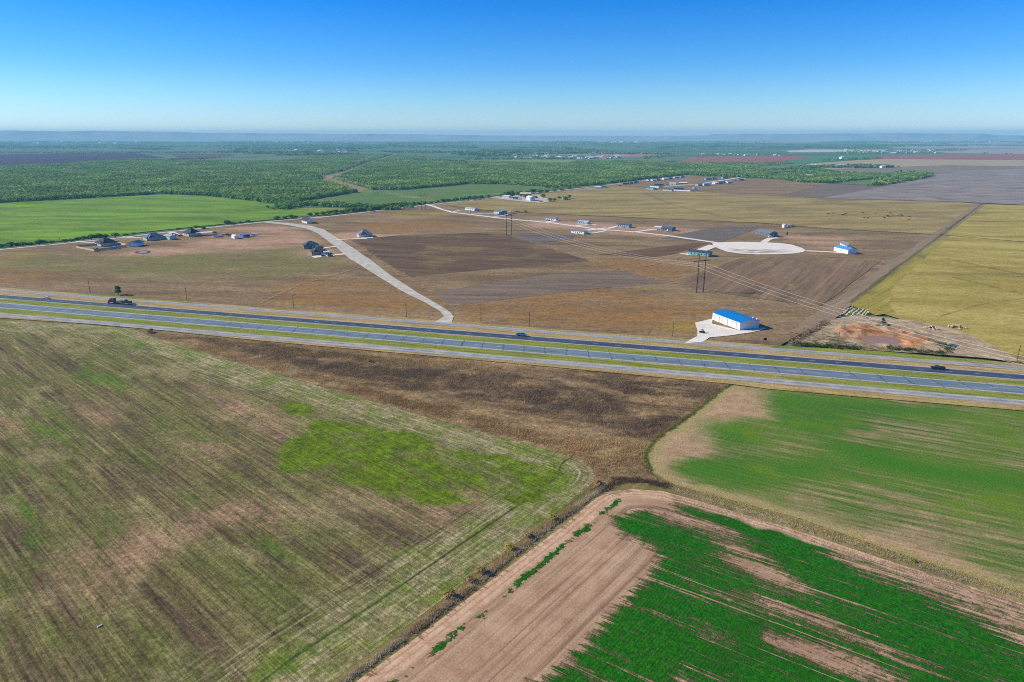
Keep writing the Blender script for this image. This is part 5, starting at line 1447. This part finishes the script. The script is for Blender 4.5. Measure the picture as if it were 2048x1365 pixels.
car('dark car parked before the sweeping charcoal roofed house', 631, 448.4, .1, S(36,38,46), 'sedan', 5.5, 1.0)
car('white van on the drive of the steep slate roofed house', 348.5, 471.4, .3, (.8,.8,.8,1), 'suv', 5.2, 1.08, 'van')
car('dark red car beside the white van on the same drive', 355, 474.2, .2, S(110,40,44), 'suv', 4.9, 1.08)
car('black car nearest the steep slate roofed house on its drive', 361.5, 474.4, .2, S(34,34,40), 'sedan', 4.8, 1.08)
car('white car left of the row of small equipment on the dirt clearing', 450, 472.6, .2, (.8,.8,.8,1), 'suv', 5, 1.0)
car('purple grey truck beyond the long white canopy on bare dirt', 430, 468.6, -.2, S(92,62,90), 'pickup', 6, 1.0, 'pickup truck')
car('pale car behind the wooden screen fence by the hip roofed house', 236, 486.6, .2, (.75,.76,.78,1), 'suv', 5.2, 1.0)
car('dark pickup truck in the farm yard right of the white barn', 1082.6, 405.2, -.3, S(34,30,44), 'pickup', 6.5, 1.1, 'pickup truck')
car('white car in the farm yard between the sheds and the white barn', 1041, 400.6, .2, (.8,.8,.8,1), 'suv', 5, 1.1)
car('dark car behind the small white trailer by the pasture fence', 1586.6, 455.8, 0, S(60,54,54), 'sedan', 5, 1.0)
car('white car parked at the corner of the grey roofed house on the circle', 1541, 476.6, .3, (.78,.78,.78,1), 'suv', 5, 1.08)
car('dark car parked right of the white carport among vehicles', 1035.6, 425.4, 0, S(60,46,52), 'sedan', 5, 1.0)
car('white car under the white carport beside the slate blue house', 1316.4, 462.4, .1, (.78,.78,.78,1), 'suv', 5, 1.0)
car('blue car standing before the pale manufactured home with sheds around it', 1000, 431.6, .1, S(60,96,150), 'suv', 5, 1.0)
# little equipment on the clearing
for i, (x, y, lab) in enumerate([(455.5,473.2,'small dark tractor, left of three in a row on the dirt clearing'), (459.4,473.6,'small dark tractor, middle of three in a row on the dirt clearing'), (463,474,'small dark tractor, right of three in a row on the dirt clearing')]):
    boxy('tractor', lab, 'tractor', x, y, 20 * i, [('hood', pmat('dull_red', S(92,52,48), .5, .15), MB().box(.1,1.5,-.4,.4,.6,1.3)), ('cab', dark_m, MB().taper((-1.1,.1,-.6,.6,.6), (-.9,0,-.5,.5,2.3)))] +
         [('wheel', tyre, wheel_mb(-.7, s * .75, .65, .3)) for s in (-1, 1)] + [('wheel', tyre, wheel_mb(1.1, s * .55, .38, .2)) for s in (-1, 1)], group='tractors on the dirt clearing')
# yellow loader by the house with sheds
boxy('wheel_loader', 'yellow wheel loader on bare ground near the vehicles', 'loader', 1050.5, 426, 10,
     [('body', paint('loader_yellow', S(226,182,64)), MB().box(-2.2,.9,-.9,.9,.7,1.6)), ('cab', dark_m, MB().taper((-.6,.7,-.7,.7,1.6), (-.4,.5,-.6,.6,2.9))), ('bucket', paint('loader_yellow', S(226,182,64)), MB().prism_y([(2.2,.2),(3.4,.2),(3.0,.5),(2.6,1.2),(2.2,1.3)], -1.2, 1.2).box(.9,2.25,-.5,-.3,.7,1.0).box(.9,2.25,.3,.5,.7,1.0))] +
     [('wheel', tyre, wheel_mb(x, s * 1.0, .7, .4)) for x in (-1.5, 1.1) for s in (-1, 1)])
boxy('utility_vehicle', 'small dark utility vehicle on the white lot before the workshop', 'utility vehicle', 1403.6, 669.4, HW * 57.3 + 160, [('body', pmat('navy_plastic', S(36,34,66), .5, .1), MB().prism_y([(-1.5,.35),(1.5,.35),(1.5,.8),(.7,1.0),(-1.5,.95)], -.75, .75)), ('cage', dark_m, MB().tube((.5,-.65,.95),(.2,-.6,1.9),.04).tube((.5,.65,.95),(.2,.6,1.9),.04).tube((-.7,-.65,.95),(-.6,-.6,1.9),.04).tube((-.7,.65,.95),(-.6,.6,1.9),.04)), ('roof', dark_m, MB().box(-.7,.3,-.7,.7,1.88,1.95)), ('seat', dark_m, MB().box(-.5,0,-.6,.6,.9,1.2).box(-.6,-.45,-.6,.6,.9,1.6))] +
     [('wheel', tyre, wheel_mb(x, s * .72, .34, .26)) for x in (-1.0, 1.0) for s in (-1, 1)])

# lorry with a low trailer, and the machine it carries
def lorry():
    root = empty('semi_truck', (*G(243, 611.4), ZR), HW + math.pi)     # front towards +x of its own frame
    dk_ = paint('dark_maroon', S(58,34,40))
    MB().taper((6.3,8.4,-1.2,1.2,1.0), (6.5,8.1,-1.1,1.1,3.5)).build('cab', dk_, root)
    MB().taper((8.3,10.2,-.95,.95,.8), (8.3,10.0,-.8,.8,2.1)).build('hood', dk_, root)
    MB().box(4.9,6.35,-1.2,1.2,1.0,3.7).build('sleeper', dk_, root)
    MB().taper((7.6,8.36,-1.12,1.12,2.2), (7.5,8.16,-1.06,1.06,3.2)).build('windshield', glass, root)
    MB().box(10.15,10.4,-1.1,1.1,.5,1.0).build('bumper', pmat('chrome', S(180,184,190), .2, .05, 1, spec=.6), root)
    MB().box(1.5,9.6,-.5,.5,.7,1.0).build('chassis', dark_m, root)
    for s in (-1, 1):
        MB().tube((5.1, s*1.3, 1.0), (5.1, s*1.3, 4.2), .1).build('exhaust_pipe', pmat('chrome', S(180,184,190), .2, .05), root)
        MB().tube((5.6, s*1.0, .75), (7.2, s*1.0, .75), .33).build('fuel_tank', pmat('chrome', S(180,184,190), .2, .05), root)
        for x in (9.2, 4.2, 2.9): wheel_mb(x, s*1.02, .52, .34).build('wheel', tyre, root)
        for x in (-6.6, -7.9, -9.2): wheel_mb(x, s*1.02, .46, .34).build('wheel', tyre, root)
    tr = MB().box(-10.2,1.2,-1.25,1.25,.95,1.15).box(1.2,3.8,-1.2,1.2,1.25,1.45).box(1.0,1.3,-1.2,1.2,.95,1.45)
    tr.build('trailer_deck', pmat('trailer_grey', S(120,128,130), .6, .15), root)
    MB().prism_y([(-10.2,1.15),(-11.3,.35),(-11.4,.45),(-10.3,1.2)], -1.2, 1.2).build('ramp', pmat('pale_steel', S(196,200,200), .5, .08), root)
    tag(root, 'dark maroon semi truck pulling a loaded low trailer on the highway', 'truck')
    x, y = G(243, 611.4)
    ld = empty('drilling_machine', (x, y, ZR + 1.16), HW + math.pi)
    MB().box(-8.6,.2,-.7,.7,0,.5).build('frame', pmat('teal_paint', S(70,120,124), .5, .15), ld)
    MB().box(-1.0,.8,-.9,.9,.5,1.3).build('engine_cover', pmat('teal_paint', S(70,120,124), .5, .15), ld)
    MB().taper((-5.2,-3.6,-.9,.9,.5), (-5.0,-3.8,-.75,.75,2.1)).build('cab', dark_m, ld)
    MB().tube((-3.4,0,.9), (-.9,0,1.2), .22).tube((-3.2,.5,.9), (-1.2,.5,1.0), .14).build('boom', dark_m, ld)
    MB().box(-8.4,-5.6,-.9,.9,.5,1.4).build('housing', pmat('black_paint', S(36,38,42), .5, .1), ld)
    for s in (-1, 1):
        for xx in (-7.6, -6.4, -2.6): wheel_mb(xx, s * .95, .55, .35).build('wheel', tyre, ld)
    tag(ld, 'dark and teal drilling machine carried on the low trailer', 'machine')
lorry()

# ------------------------------------------------------------------ poles, pylons and wires
pole_m = pmat('weathered_pole', S(84, 70, 60), .9, .2, 2)
pole_d = pmat('dark_pole', S(48, 44, 46), .85, .15, 1)
porc = pmat('insulator', S(120,110,100), .4, .1)
def hframe(label, base, h, w, ang, group='twin pole pylons of the power line', arm=None, build_x=True):
    root = empty('power_pylon', (base[0], base[1], 0), ang)
    for s in (-1, 1): MB().tube((s*w/2, 0, -.5), (s*w/2, 0, h), .38, .22, 10).build('pole', pole_d, root)
    za = h * .82
    MB().box(-w*1.18, w*1.18, -.2, .2, za - .22, za + .22).build('crossarm', pole_d, root)
    x = MB().tube((-w/2, .25, h*.52), (w/2, .25, h*.36), .1).tube((w/2, -.25, h*.52), (-w/2, -.25, h*.36), .1)
    x.build('cross_brace', pole_d, root)
    for q in (-1.12, 0, 1.12): MB().tube((q*w, 0, za - .2), (q*w, 0, za - 3.2), .13).build('insulator', porc, root)
    return tag(root, label, 'power pylon', group), za - 3.3
TW = [((1399.5,587),29,82,'nearest twin pole pylon, in front of the teal home'), ((1018,472.2),28,50,'second twin pole pylon, below the vehicles and dark blue house'),
      ((847,420.4),27,35,'twin pole pylon beside the bend where the white road begins'), ((751.5,391.4),27,25,'twin pole pylon standing in the second green field'), ((690,374.4),26,19,'twin pole pylon at the foot of the wood clearing')]
pts = [Vector(G(*t_[0])) for t_ in TW]
d0 = (pts[0] - pts[1]); p_next = pts[0] + d0
allp = [p_next] + pts
heights = [29] + [t_[1] for t_ in TW]
labs = ['twin pole pylon beyond the right edge carrying the same three wires'] + [t_[3] for t_ in TW]
att = []
for i, (p, h, lb) in enumerate(zip(allp, heights, labs)):
    a = allp[max(i - 1, 0)]; b = allp[min(i + 1, len(allp) - 1)]
    dd = (b - a).normalized()
    ang = math.atan2(dd.y, dd.x) - math.pi / 2
    o, zw = hframe(lb, p, h, 6.2, ang)
    att.append([(p.x + math.cos(ang) * q * 6.2, p.y + math.sin(ang) * q * 6.2, zw) for q in (-1.12, 0, 1.12)])
# corner with three separate poles, then smaller frames down the clearing
tri = []
for px, py, lb in ((630,360.6,'left'), (638.4,361.2,'middle'), (645.6,360.4,'right')):
    p = G(px, py); root = empty('power_pole', (*p, 0))
    MB().tube((0,0,-.5), (0,0,27), .42, .25, 10).build('pole', pole_d, root)
    MB().tube((0,0,23.5), (1.6,-.8,23.2), .14).build('insulator', porc, root)
    tag(root, f'{lb} of the three tall single poles where the wood clearing bends', 'power pole', 'three poles at the bend')
    tri.append((p[0], p[1], 23.3))
att.append([tri[0], tri[1], tri[2]])
for (px, py, lb) in ((679.5,347.4,'lower twin pole pylon inside the wood clearing'), (708,339,'upper twin pole pylon inside the wood clearing'), (741,327.6,'far twin pole pylon deep in the wood clearing')):
    p = Vector(G(px, py)); o, zw = hframe(lb, p, 24, 6.2, R(-45))
    att.append([(p.x + math.cos(R(-45)) * q * 6.2, p.y + math.sin(R(-45)) * q * 6.2, zw) for q in (-1.12, 0, 1.12)])
wire_m = pmat('aluminium_wire', (.6, .58, .54, 1), .6, .03, 1, spec=.2)
for k, nm in enumerate(('lower left', 'middle', 'upper right')):
    m = MB(); P = []
    for i in range(len(att) - 1):
        a = Vector(att[i][k]); b = Vector(att[i + 1][k]); L = (b - a).length
        for j in range(20):
            f = j / 20; p = a.lerp(b, f); p.z -= 4 * f * (1 - f) * min(9.0, L * L / 13000); P.append(p)
    P.append(Vector(att[-1][k]))
    for i in range(len(P) - 1): m.tube(P[i], P[i + 1], .045, .045, 5)
    o = m.build('power_wire', wire_m)
    tag(o, f'pale sagging power line wire, {nm} of the three hanging from the pylons', 'wire')
# roadside distribution poles
def upole(label, px, py, hpx, arm=True):
    h = hpx / scale_at(py) * 1.02
    root = empty('utility_pole', (*G(px, py), .9), HW + math.pi / 2)
    MB().tube((0,0,-.5), (0,0,h), .2, .13, 9).build('pole', pole_m, root)
    if arm: MB().box(-.9,.9,-.06,.06,h - 1.0,h - .85).build('crossarm', pole_m, root)
    for x in (-.7, 0, .7): MB().tube((x,0,h - (.85 if x else 0)), (x,0,h - (.62 if x else -.22)), .06).build('insulator', porc, root)
    return tag(root, label, 'utility pole', 'wooden poles along the frontage road')
for (px, py, hp, lb) in ((181,588,24,'wooden utility pole left of the lone roadside tree'), (374,603,26,'wooden utility pole by the highway right of the lone roadside tree'), (588,619.4,27,'wooden utility pole at the corner of the rust brown field'),
                         (813,637.6,29,'wooden utility pole just left of the pale road mouth'), (962,648,29,'wooden utility pole between the pale road mouth and the white sign'), (1058.5,655.6,30,'wooden utility pole above the blue pickup truck'),
                         (1345,675.6,29,'wooden utility pole left of the white gravel lot'), (1674,702,35,'leaning utility pole beside the red pond'), (2033,727,34,'wooden utility pole at the right edge of the picture')):
    upole(lb, px, py, hp)
for (px, py, hp, lb) in ((293,469.6,13,'thin utility pole in the hedge above the grey hip roofed house'), (121,489,12,'thin utility pole among the left hedgerow trees'), (539,442.6,11,'thin utility pole at the green field corner near the road fork')):
    upole(lb, px, py, hp)
boxy('fence_post', 'short stout wooden post left of the white gravel lot', 'post', 1297.5, 673.4, 0, [('post', pole_m, MB().tube((0,0,0),(0,0,2.2),.22,.2)), ('cap', dark_m, MB().tube((0,0,2.2),(0,0,2.28),.26,.24))], z=.9)
boxy('marker_post', 'slim white delineator post on the concrete carriageway shoulder', 'marker', 1589, 750.5, 0, [('post', white_w, MB().box(-.08,.08,-.04,.04,0,1.5)), ('reflector', pmat('reflector', S(220,150,40), .2, .05), MB().box(-.07,.07,-.06,-.04,1.2,1.4))], z=.95)
boxy('sign', 'small blank white sign board on two posts beside the frontage road', 'sign', 991.5, 645.4, 200, [('panel', white_w, MB().box(-.9,.9,-.04,.04,.7,2.1)), ('post', trim, MB().box(-.75,-.65,.04,.12,0,2.0)), ('post', trim, MB().box(.65,.75,.04,.12,0,2.0))], z=.95)
boxy('sign', 'black sign board on two posts right of the white workshop', 'sign', 1529.5, 687.4, 0, [('panel', pmat('black_board', S(34,26,26), .6, .1), MB().box(-.85,.85,-.05,.05,.9,2.3)), ('post', dark_m, MB().box(-.75,-.63,.05,.15,0,2.2)), ('post', dark_m, MB().box(.63,.75,.05,.15,0,2.2))], z=.95)

# ------------------------------------------------------------------ pond surroundings
rub = pmat('limestone_rubble', S(190, 172, 140), .95, .3, 1.2)
k = 0
ROWS = [((1681,633.5),(1692,628.5)), ((1688,628.4),(1697,621)), ((1697,622),(1705,618)), ((1692,634.5),(1703,625.5)), ((1703,627),(1711,620.5)), ((1705,633),(1713,626)), ((1712,628),(1719,621)), ((1714,634),(1722,627.5)), ((1720,629),(1727,622.5)), ((1723,635),(1730,628.5)), ((1728,630),(1734,624)), ((1701,636),(1707,634)), ((1732,634),(1737,627))]
for i, (a, b) in enumerate(ROWS):
    A = Vector(G(*a)); B = Vector(G(*b)); L = (B - A).length
    m = MB(); n = max(4, int(L / 1.0))
    for j in range(n):
        f = (j + .5) / n; p = (A - (A + B) / 2).lerp(B - (A + B) / 2, f)
        m.blob((p.x + random.uniform(-.35, .35), p.y + random.uniform(-.35, .35), .2), random.uniform(.3, .75), random.uniform(.3, .6), random.uniform(.3, .6), i * 9 + j, .45, 7, 5)
    o = m.build('rubble_heap', rub, None, (*((A + B) / 2), 1.0))
    tag(o, f'pale elongated rubble heap above the red pond, {ordinal(i + 1)} of its cluster from left', 'rubble heap', 'rubble heaps above the pond')
def pile(name, label, cat, px, py, r, mat, n=26, hs=1.0, z=1.0, acc=None):
    root = empty(name, (*G(px, py), z))
    m = MB()
    for j in range(n):
        a = random.uniform(0, 6.28); q = r * random.random() ** .6
        m.blob((math.cos(a) * q * 1.4, math.sin(a) * q * .9, .3 + hs * max(0, 1 - q / r) * r * .4), *(random.uniform(.35, .9) for _ in range(2)), random.uniform(.3, .7), j, .45, 7, 5)
    m.build('stones' if acc is None else 'rubble', mat, root)
    if acc: acc.build('scrap', pmat('rusty_scrap', S(92,54,48), .7, .3), root)
    return tag(root, label, cat)
sc_ = MB()
for j in range(7):
    a = random.uniform(0, 3.1); sc_.tube((random.uniform(-.5,2), random.uniform(-.6,.6), .6), (random.uniform(-.5,2) + math.cos(a), random.uniform(-.6,.6), 1.6), .14)
pile('debris_pile', 'pile of broken concrete and rusty scrap on the dirt lane beyond the pond', 'debris', 1862, 661, 3.0, rub, 24, acc=sc_)
pile('rubble_pile', 'heaped pale rubble pile in a dark patch of the hay field', 'rubble pile', 1913, 659.4, 3.6, pmat('tan_rubble', S(178,160,130), .95, .3), 30)
field('dark_patch', [(1908,664),(1925,658),(1946,657),(1950,660),(1935,663),(1918,666.4)], F.z - .2, pmat('dark_ground', S(92,84,58), .95, .3, .4), jit=.8, step=3)  # flat darker patch at the foot of the pile, reaching to its right
mound = MB().blob((0, 0, 0), 4.2, 3.2, 1.7, 4, .25, 16, 8)
boxy('spoil_mound', 'small grey green dirt mound on the bank above the red pond', 'mound', 1764.5, 655, 0, [('soil', pmat('mound_soil', S(122,112,78), .95, .3, .5), mound), ('weeds', pmat('mound_weeds', S(92,92,46), .95, .3, .5), MB().blob((1.2, -.6, .2), 2.0, 1.4, 1.3, 8, .4, 12, 6))], z=1.0)
boxy('dark_wedge', 'black tilted hopper standing on the small dirt mound by the pond', 'wedge', 1766, 653, 25, [('wedge', pmat('black_steel', S(28,28,34), .5, .1), MB().taper((-1.1,1.5,-.8,.8,0), (-1.3,-.7,-.35,.35,2.9))), ('rim', dark_m, MB().box(-1.2,1.6,-.9,.9,-.1,.05)), ('spout', dark_m, MB().tube((-1.0,0,2.7),(-1.6,0,3.1),.14))], z=2.3)  # dark tilted panel shaped as a wedge, purpose unknown
boxy('litter', 'scrap of white plastic lying on the stubble field at lower left', 'litter', 199, 1258, 55, [('sheet', pmat('white_plastic', (.82,.84,.88,1), .5, .03), MB().taper((-.4,.4,-.16,.18,0), (-.3,.26,-.07,.1,.16))), ('fold', pmat('white_plastic', (.82,.84,.88,1), .5, .03), MB().taper((.3,.8,-.1,.15,.02), (.4,.7,-.05,.1,.14)))], z=.66)

# cattle grazing in the tan pasture
hide = {'b': pmat('black_hide', S(44,34,30), .85, .2, 2), 'r': pmat('red_brown_hide', S(124,68,44), .85, .2, 2)}
def cow_mesh(name):
    bm = bmesh.new(); V = {}
    def v(k, co): V[k] = bm.verts.new(co)
    rad = {}
    J = {'hip': ((-.75,0,1.15),.36,.40), 'belly': ((-.1,0,1.02),.42,.46), 'chest': ((.6,0,1.1),.36,.44), 'neck': ((1.05,0,1.05),.2,.26), 'poll': ((1.4,0,.72),.16,.18), 'muzzle': ((1.62,0,.36),.1,.11), 'tail': ((-1.1,0,1.3),.06,.06), 'tailend': ((-1.18,0,.6),.04,.04)}
    for s, t in ((-1,'l'), (1,'r')):
        J['hk'+t] = ((-.72,s*.22,.85),.19,.22); J['hh'+t] = ((-.95,s*.22,.48),.09,.1); J['hf'+t] = ((-.88,s*.22,.05),.075,.075)
        J['fe'+t] = ((.62,s*.2,.75),.15,.16); J['fk'+t] = ((.66,s*.2,.42),.08,.08); J['ff'+t] = ((.64,s*.2,.05),.075,.075)
        J['ear'+t] = ((1.34,s*.26,.8),.05,.05)
    for k_, (co, _, _) in J.items(): v(k_, co)
    E = [('hip','belly'),('belly','chest'),('chest','neck'),('neck','poll'),('poll','muzzle'),('hip','tail'),('tail','tailend')]
    for t in 'lr': E += [('hip','hk'+t),('hk'+t,'hh'+t),('hh'+t,'hf'+t),('chest','fe'+t),('fe'+t,'fk'+t),('fk'+t,'ff'+t),('poll','ear'+t)]
    for a, b in E: bm.edges.new((V[a], V[b]))
    me = bpy.data.meshes.new(name); bm.verts.index_update()
    order = {k_: V[k_].index for k_ in V}
    bm.to_mesh(me); bm.free()
    o = bpy.data.objects.new(name, me); col.objects.link(o)
    md = o.modifiers.new('skin', 'SKIN')
    for k_, (_, rx_, ry_) in J.items():
        sv = me.skin_vertices[0].data[order[k_]]; sv.radius = (rx_, ry_); sv.use_root = (k_ == 'hip')
    o.modifiers.new('sub', 'SUBSURF').levels = 1
    o.modifiers['sub'].render_levels = 1
    dg = bpy.context.evaluated_depsgraph_get()
    me2 = bpy.data.meshes.new_from_object(o.evaluated_get(dg))
    bpy.data.objects.remove(o)
    return me2
cm = cow_mesh('cow')
cm.materials.clear(); cm.materials.append(hide['b'])
cm2 = cm.copy(); cm2.materials.clear(); cm2.materials.append(hide['r'])
COWS = sorted([(1656,430.4),(1666,429.6),(1684,433.2),(1687,432.4),(1691,430.4),(1725.4,428.2),(1752,429.6),(1728,438.6),(1735.4,439.4),(1768,438.8),(1775,434.6),(1779,436),(1785.6,433.6),(1780.4,429),(1795,434),(1800.8,432),(1804,435),(1818.6,436.4),(1818,442)])
for i, (px, py) in enumerate(COWS):
    o = bpy.data.objects.new('cow', cm2 if i in (13, 14) else cm); col.objects.link(o)
    o.location = (*G(px, py), .98); o.rotation_euler = (0, 0, random.uniform(-.5, .5) + (math.pi if i % 3 else 0)); o.scale = (1.25, 1.25, 1.25)
    tag(o, f'{"reddish brown" if i in (13, 14) else "black"} cow grazing in the tan pasture, {ordinal(i + 1)} of the herd from the left', 'cow', 'cattle grazing in the pasture')

# ------------------------------------------------------------------ mobile home rows in the distance
SUB = [((1200,376.4),(1211,376.8),7,'slate','slate','blue grey home with white shed at the left end of the distant rows'), ((1191,378.8),(1202,379),6,'lblue','white','low pale carport home at the very left of the distant rows'),
       ((1246,370.4),(1259,369.8),8,'lilac','lilac','long purple grey home by the wood edge in the distant rows'), ((1260.4,369),(1266.6,368.8),7,'slate','slate','short dark blue home touching the long purple grey one'), ((1267.6,367.6),(1277,367),8,'blue','slate','blue home by the wood edge, right of the short dark blue one'),
       ((1297,363.4),(1304,363),8,'greenw','slate','pale green home, leftmost of three small ones by the wood edge'), ((1305,363.6),(1312,363.2),8,'white','pale','white small home, middle of three by the wood edge'), ((1313,362.6),(1320,362.2),8,'blue','slate','blue small home, right of three by the wood edge'),
       ((1327,360.6),(1336,360.4),8,'white','white','white home under the wood edge left of a blue one'), ((1338.4,359.8),(1345,359.4),8,'slate','slate','dark blue home between two white ones under the wood edge'), ((1350,357.8),(1359,357.4),8,'grey','pale','grey home under the wood edge at the top of the rows'), ((1362,356.4),(1369,356),8,'blue','slate','blue home at the top corner by the wood edge'),
       ((1292,379.6),(1306.6,381),9,'teal','slate','teal home with dark end, front left of the distant rows'), ((1300,375.8),(1317,377),9,'white','slate','white walled slate roofed home behind the teal one'), ((1308,372.6),(1327,372.4),6,'brown','lilac','long low brown home in the middle of the distant rows'),
       ((1325,383),(1343,384),9,'greenw','teal','dark green roofed home at the left end of the plank fence'), ((1338.6,370.8),(1351.6,371.2),9,'lblue','white','pale blue home with white roof beside the middle track'), ((1358,369.6),(1374,370),10,'slate','white','blue home under a wide white roof beside the middle track'),
       ((1347,380.6),(1367,380.8),9,'slate','slate','long slate blue home just behind the plank fence'), ((1412,361),(1424,360.8),9,'blue','slate','blue home, left one of the far upper pair'), ((1424.6,360),(1433,359.8),9,'grey','slate','grey home, right one of the far upper pair'), ((1446,358.6),(1456,358.4),9,'teal','teal','teal home at the edge of the wood on the far right'),
       ((1478.6,362.2),(1488,362),10,'slate','slate','dark blue home at the far right end of the rows'), ((1396,373),(1407,372.4),9,'grey','slate','grey home below the far track, left of its row'), ((1408,373),(1420,372.6),10,'lblue','teal','pale home with teal roof, second below the far track'), ((1430,369.8),(1437,369.4),9,'white','white','plain white box home below the far track'),
       ((1438,369),(1446,368.4),9,'slate','slate','blue and white home right of the plain white box home'), ((1446.6,367),(1453,366.4),9,'slate','slate','dark home near the upper end of the far track'), ((1455,367.2),(1465,366.8),10,'lblue','pale','pale home with parked vehicles near the upper end of the far track')]
for P0, P1, wd_, wl, rf, lb in SUB:
    if wl == 'lilac': wl = 'brown'
    house(lb, 'mobile home', P0, P1, wd_, 3.1, 1.2, 'gable', wl, rf, 3, 'dark', 0, 1, 'mobile homes in the distant rows', name='mobile_home', z=1.35)
for px, py, c, lb in ((1240,373.4,S(60,56,60),'dark car left of the long purple grey distant home'), (1214.5,378,(.8,.8,.8,1),'white car right of the pale carport home'), (1405.6,361.2,(.8,.8,.8,1),'white car left of the far upper pair of homes'), (1423.6,372.8,(.8,.8,.8,1),'white car right of the teal roofed distant home'), (1428,371.6,(.78,.78,.78,1),'white van left of the plain white box home'),
                      (1394,372.6,(.8,.8,.8,1),'white car at the left end of the far track row'), (1459.4,369,S(150,60,50),'red car before the pale home near the far track'), (1335,371.8,S(110,60,56),'dark red car left of the pale blue distant home'), (1471,362.6,S(60,60,66),'dark car left of the far right end home'), (1323,381.8,(.8,.8,.8,1),'white car above the plank fence home')):
    car(lb, px, py, random.uniform(-.4, .4), c, 'suv', 5.2, 1.1)

# houses too far off to show more than walls and roof
def far_house(px, py, L, wd_, h, wl, rf, ang, label, cat, group, name='far_house'):
    x, y = G(px, py); root = empty(name, (x, y, .3), R(ang))
    MB().box(-L/2, L/2, -wd_/2, wd_/2, 0, h).build('wall', WALLS[wl], root)
    r = MB()
    for s in (-1, 1): slab(r, (-L/2-.4, s*(wd_/2+.4), h), (L/2+.4, s*(wd_/2+.4), h), (L/2+.4, 0, h + wd_*.22), (-L/2-.4, 0, h + wd_*.22), .3)
    r.build('roof', ROOFS[rf], root)
    return tag(root, label, cat, group)
far_house(290.5, 388.4, 12, 8, 4, 'blue', 'lightblue', 0, 'small blue farm shed at the top edge of the left green field', 'shed', None, 'shed')
far_house(298, 388.2, 9, 7, 4, 'brown', 'white', 0, 'small white roofed dark shed at the top edge of the left green field', 'shed', None, 'shed')
far_house(1630, 333.4, 32, 12, 5, 'white', 'white', 0, 'long white shed behind the oak belt at right', 'shed', None, 'shed')
far_house(1681.5, 334.6, 34, 14, 6, 'lblue', 'pale', 0, 'pale blue long shed right of the long white shed', 'shed', None, 'shed')
far_house(1671, 335.2, 10, 8, 4, 'white', 'white', 0, 'little white hut left of the pale blue long shed', 'shed', None, 'shed')
far_house(1764.5, 336.4, 18, 12, 6, 'white', 'white', 20, 'white farmhouse alone in the grey pasture at right', 'house', None)
far_house(1683, 318.8, 14, 14, 10, 'white', 'white', 20, 'tall white barn beside the far green strip', 'barn', None, 'barn')
far_house(1617.5, 354.6, 18, 12, 4, 'lblue', 'pale', 10, 'pale shed hidden in the wood clearing at right', 'shed', None, 'shed')
def cluster(n, box, L, h, group, label, seed):
    rs = random.Random(seed)
    for i in range(n):
        px = rs.uniform(box[0], box[1]); py = rs.uniform(box[2], box[3]) if len(box) == 4 else rs.uniform(box[2], box[3])
        far_house(px, py, rs.uniform(.6, 1.5) * L, rs.uniform(.5, .8) * L, h * rs.uniform(.7, 1.3), rs.choice(['white', 'white', 'cream', 'lblue', 'tan']), rs.choice(['white', 'white', 'pale', 'white', 'tan', 'lilac']), rs.uniform(-30, 30), label, 'house', group)
cluster(38, (1030, 1245, 313.5, 318.4), 20, 5, 'houses of the far roadside settlement', 'tiny far house in the roadside settlement behind the olive field', 1)
cluster(26, (1690, 1880, 300.5, 307.5), 19, 5, 'houses of the far village at upper right', 'tiny far house in the tree filled village at upper right', 2)
cluster(20, (555, 700, 301.6, 305.8), 24, 6, 'buildings of the far ranch in the woods', 'tiny far ranch building in the woods at upper left of centre', 3)
cluster(14, (1385, 1590, 309.5, 313), 18, 5, 'houses beyond the red field', 'tiny far house in the trees beyond the red field', 4)
cluster(22, (10, 330, 283.2, 288), 38, 8, 'town buildings on the left horizon', 'tiny white town building on the hazy left horizon', 5)
cluster(22, (480, 800, 283, 286.5), 40, 8, 'town buildings on the middle horizon', 'tiny white town building on the hazy middle horizon', 6)
cluster(14, (1180, 1330, 285, 286.6), 45, 8, 'buildings on the horizon right of centre', 'tiny pale building on the hazy horizon right of centre', 7)
cluster(10, (1800, 2040, 283, 285.5), 40, 8, 'buildings on the right horizon', 'tiny pale building on the hazy right horizon', 8)
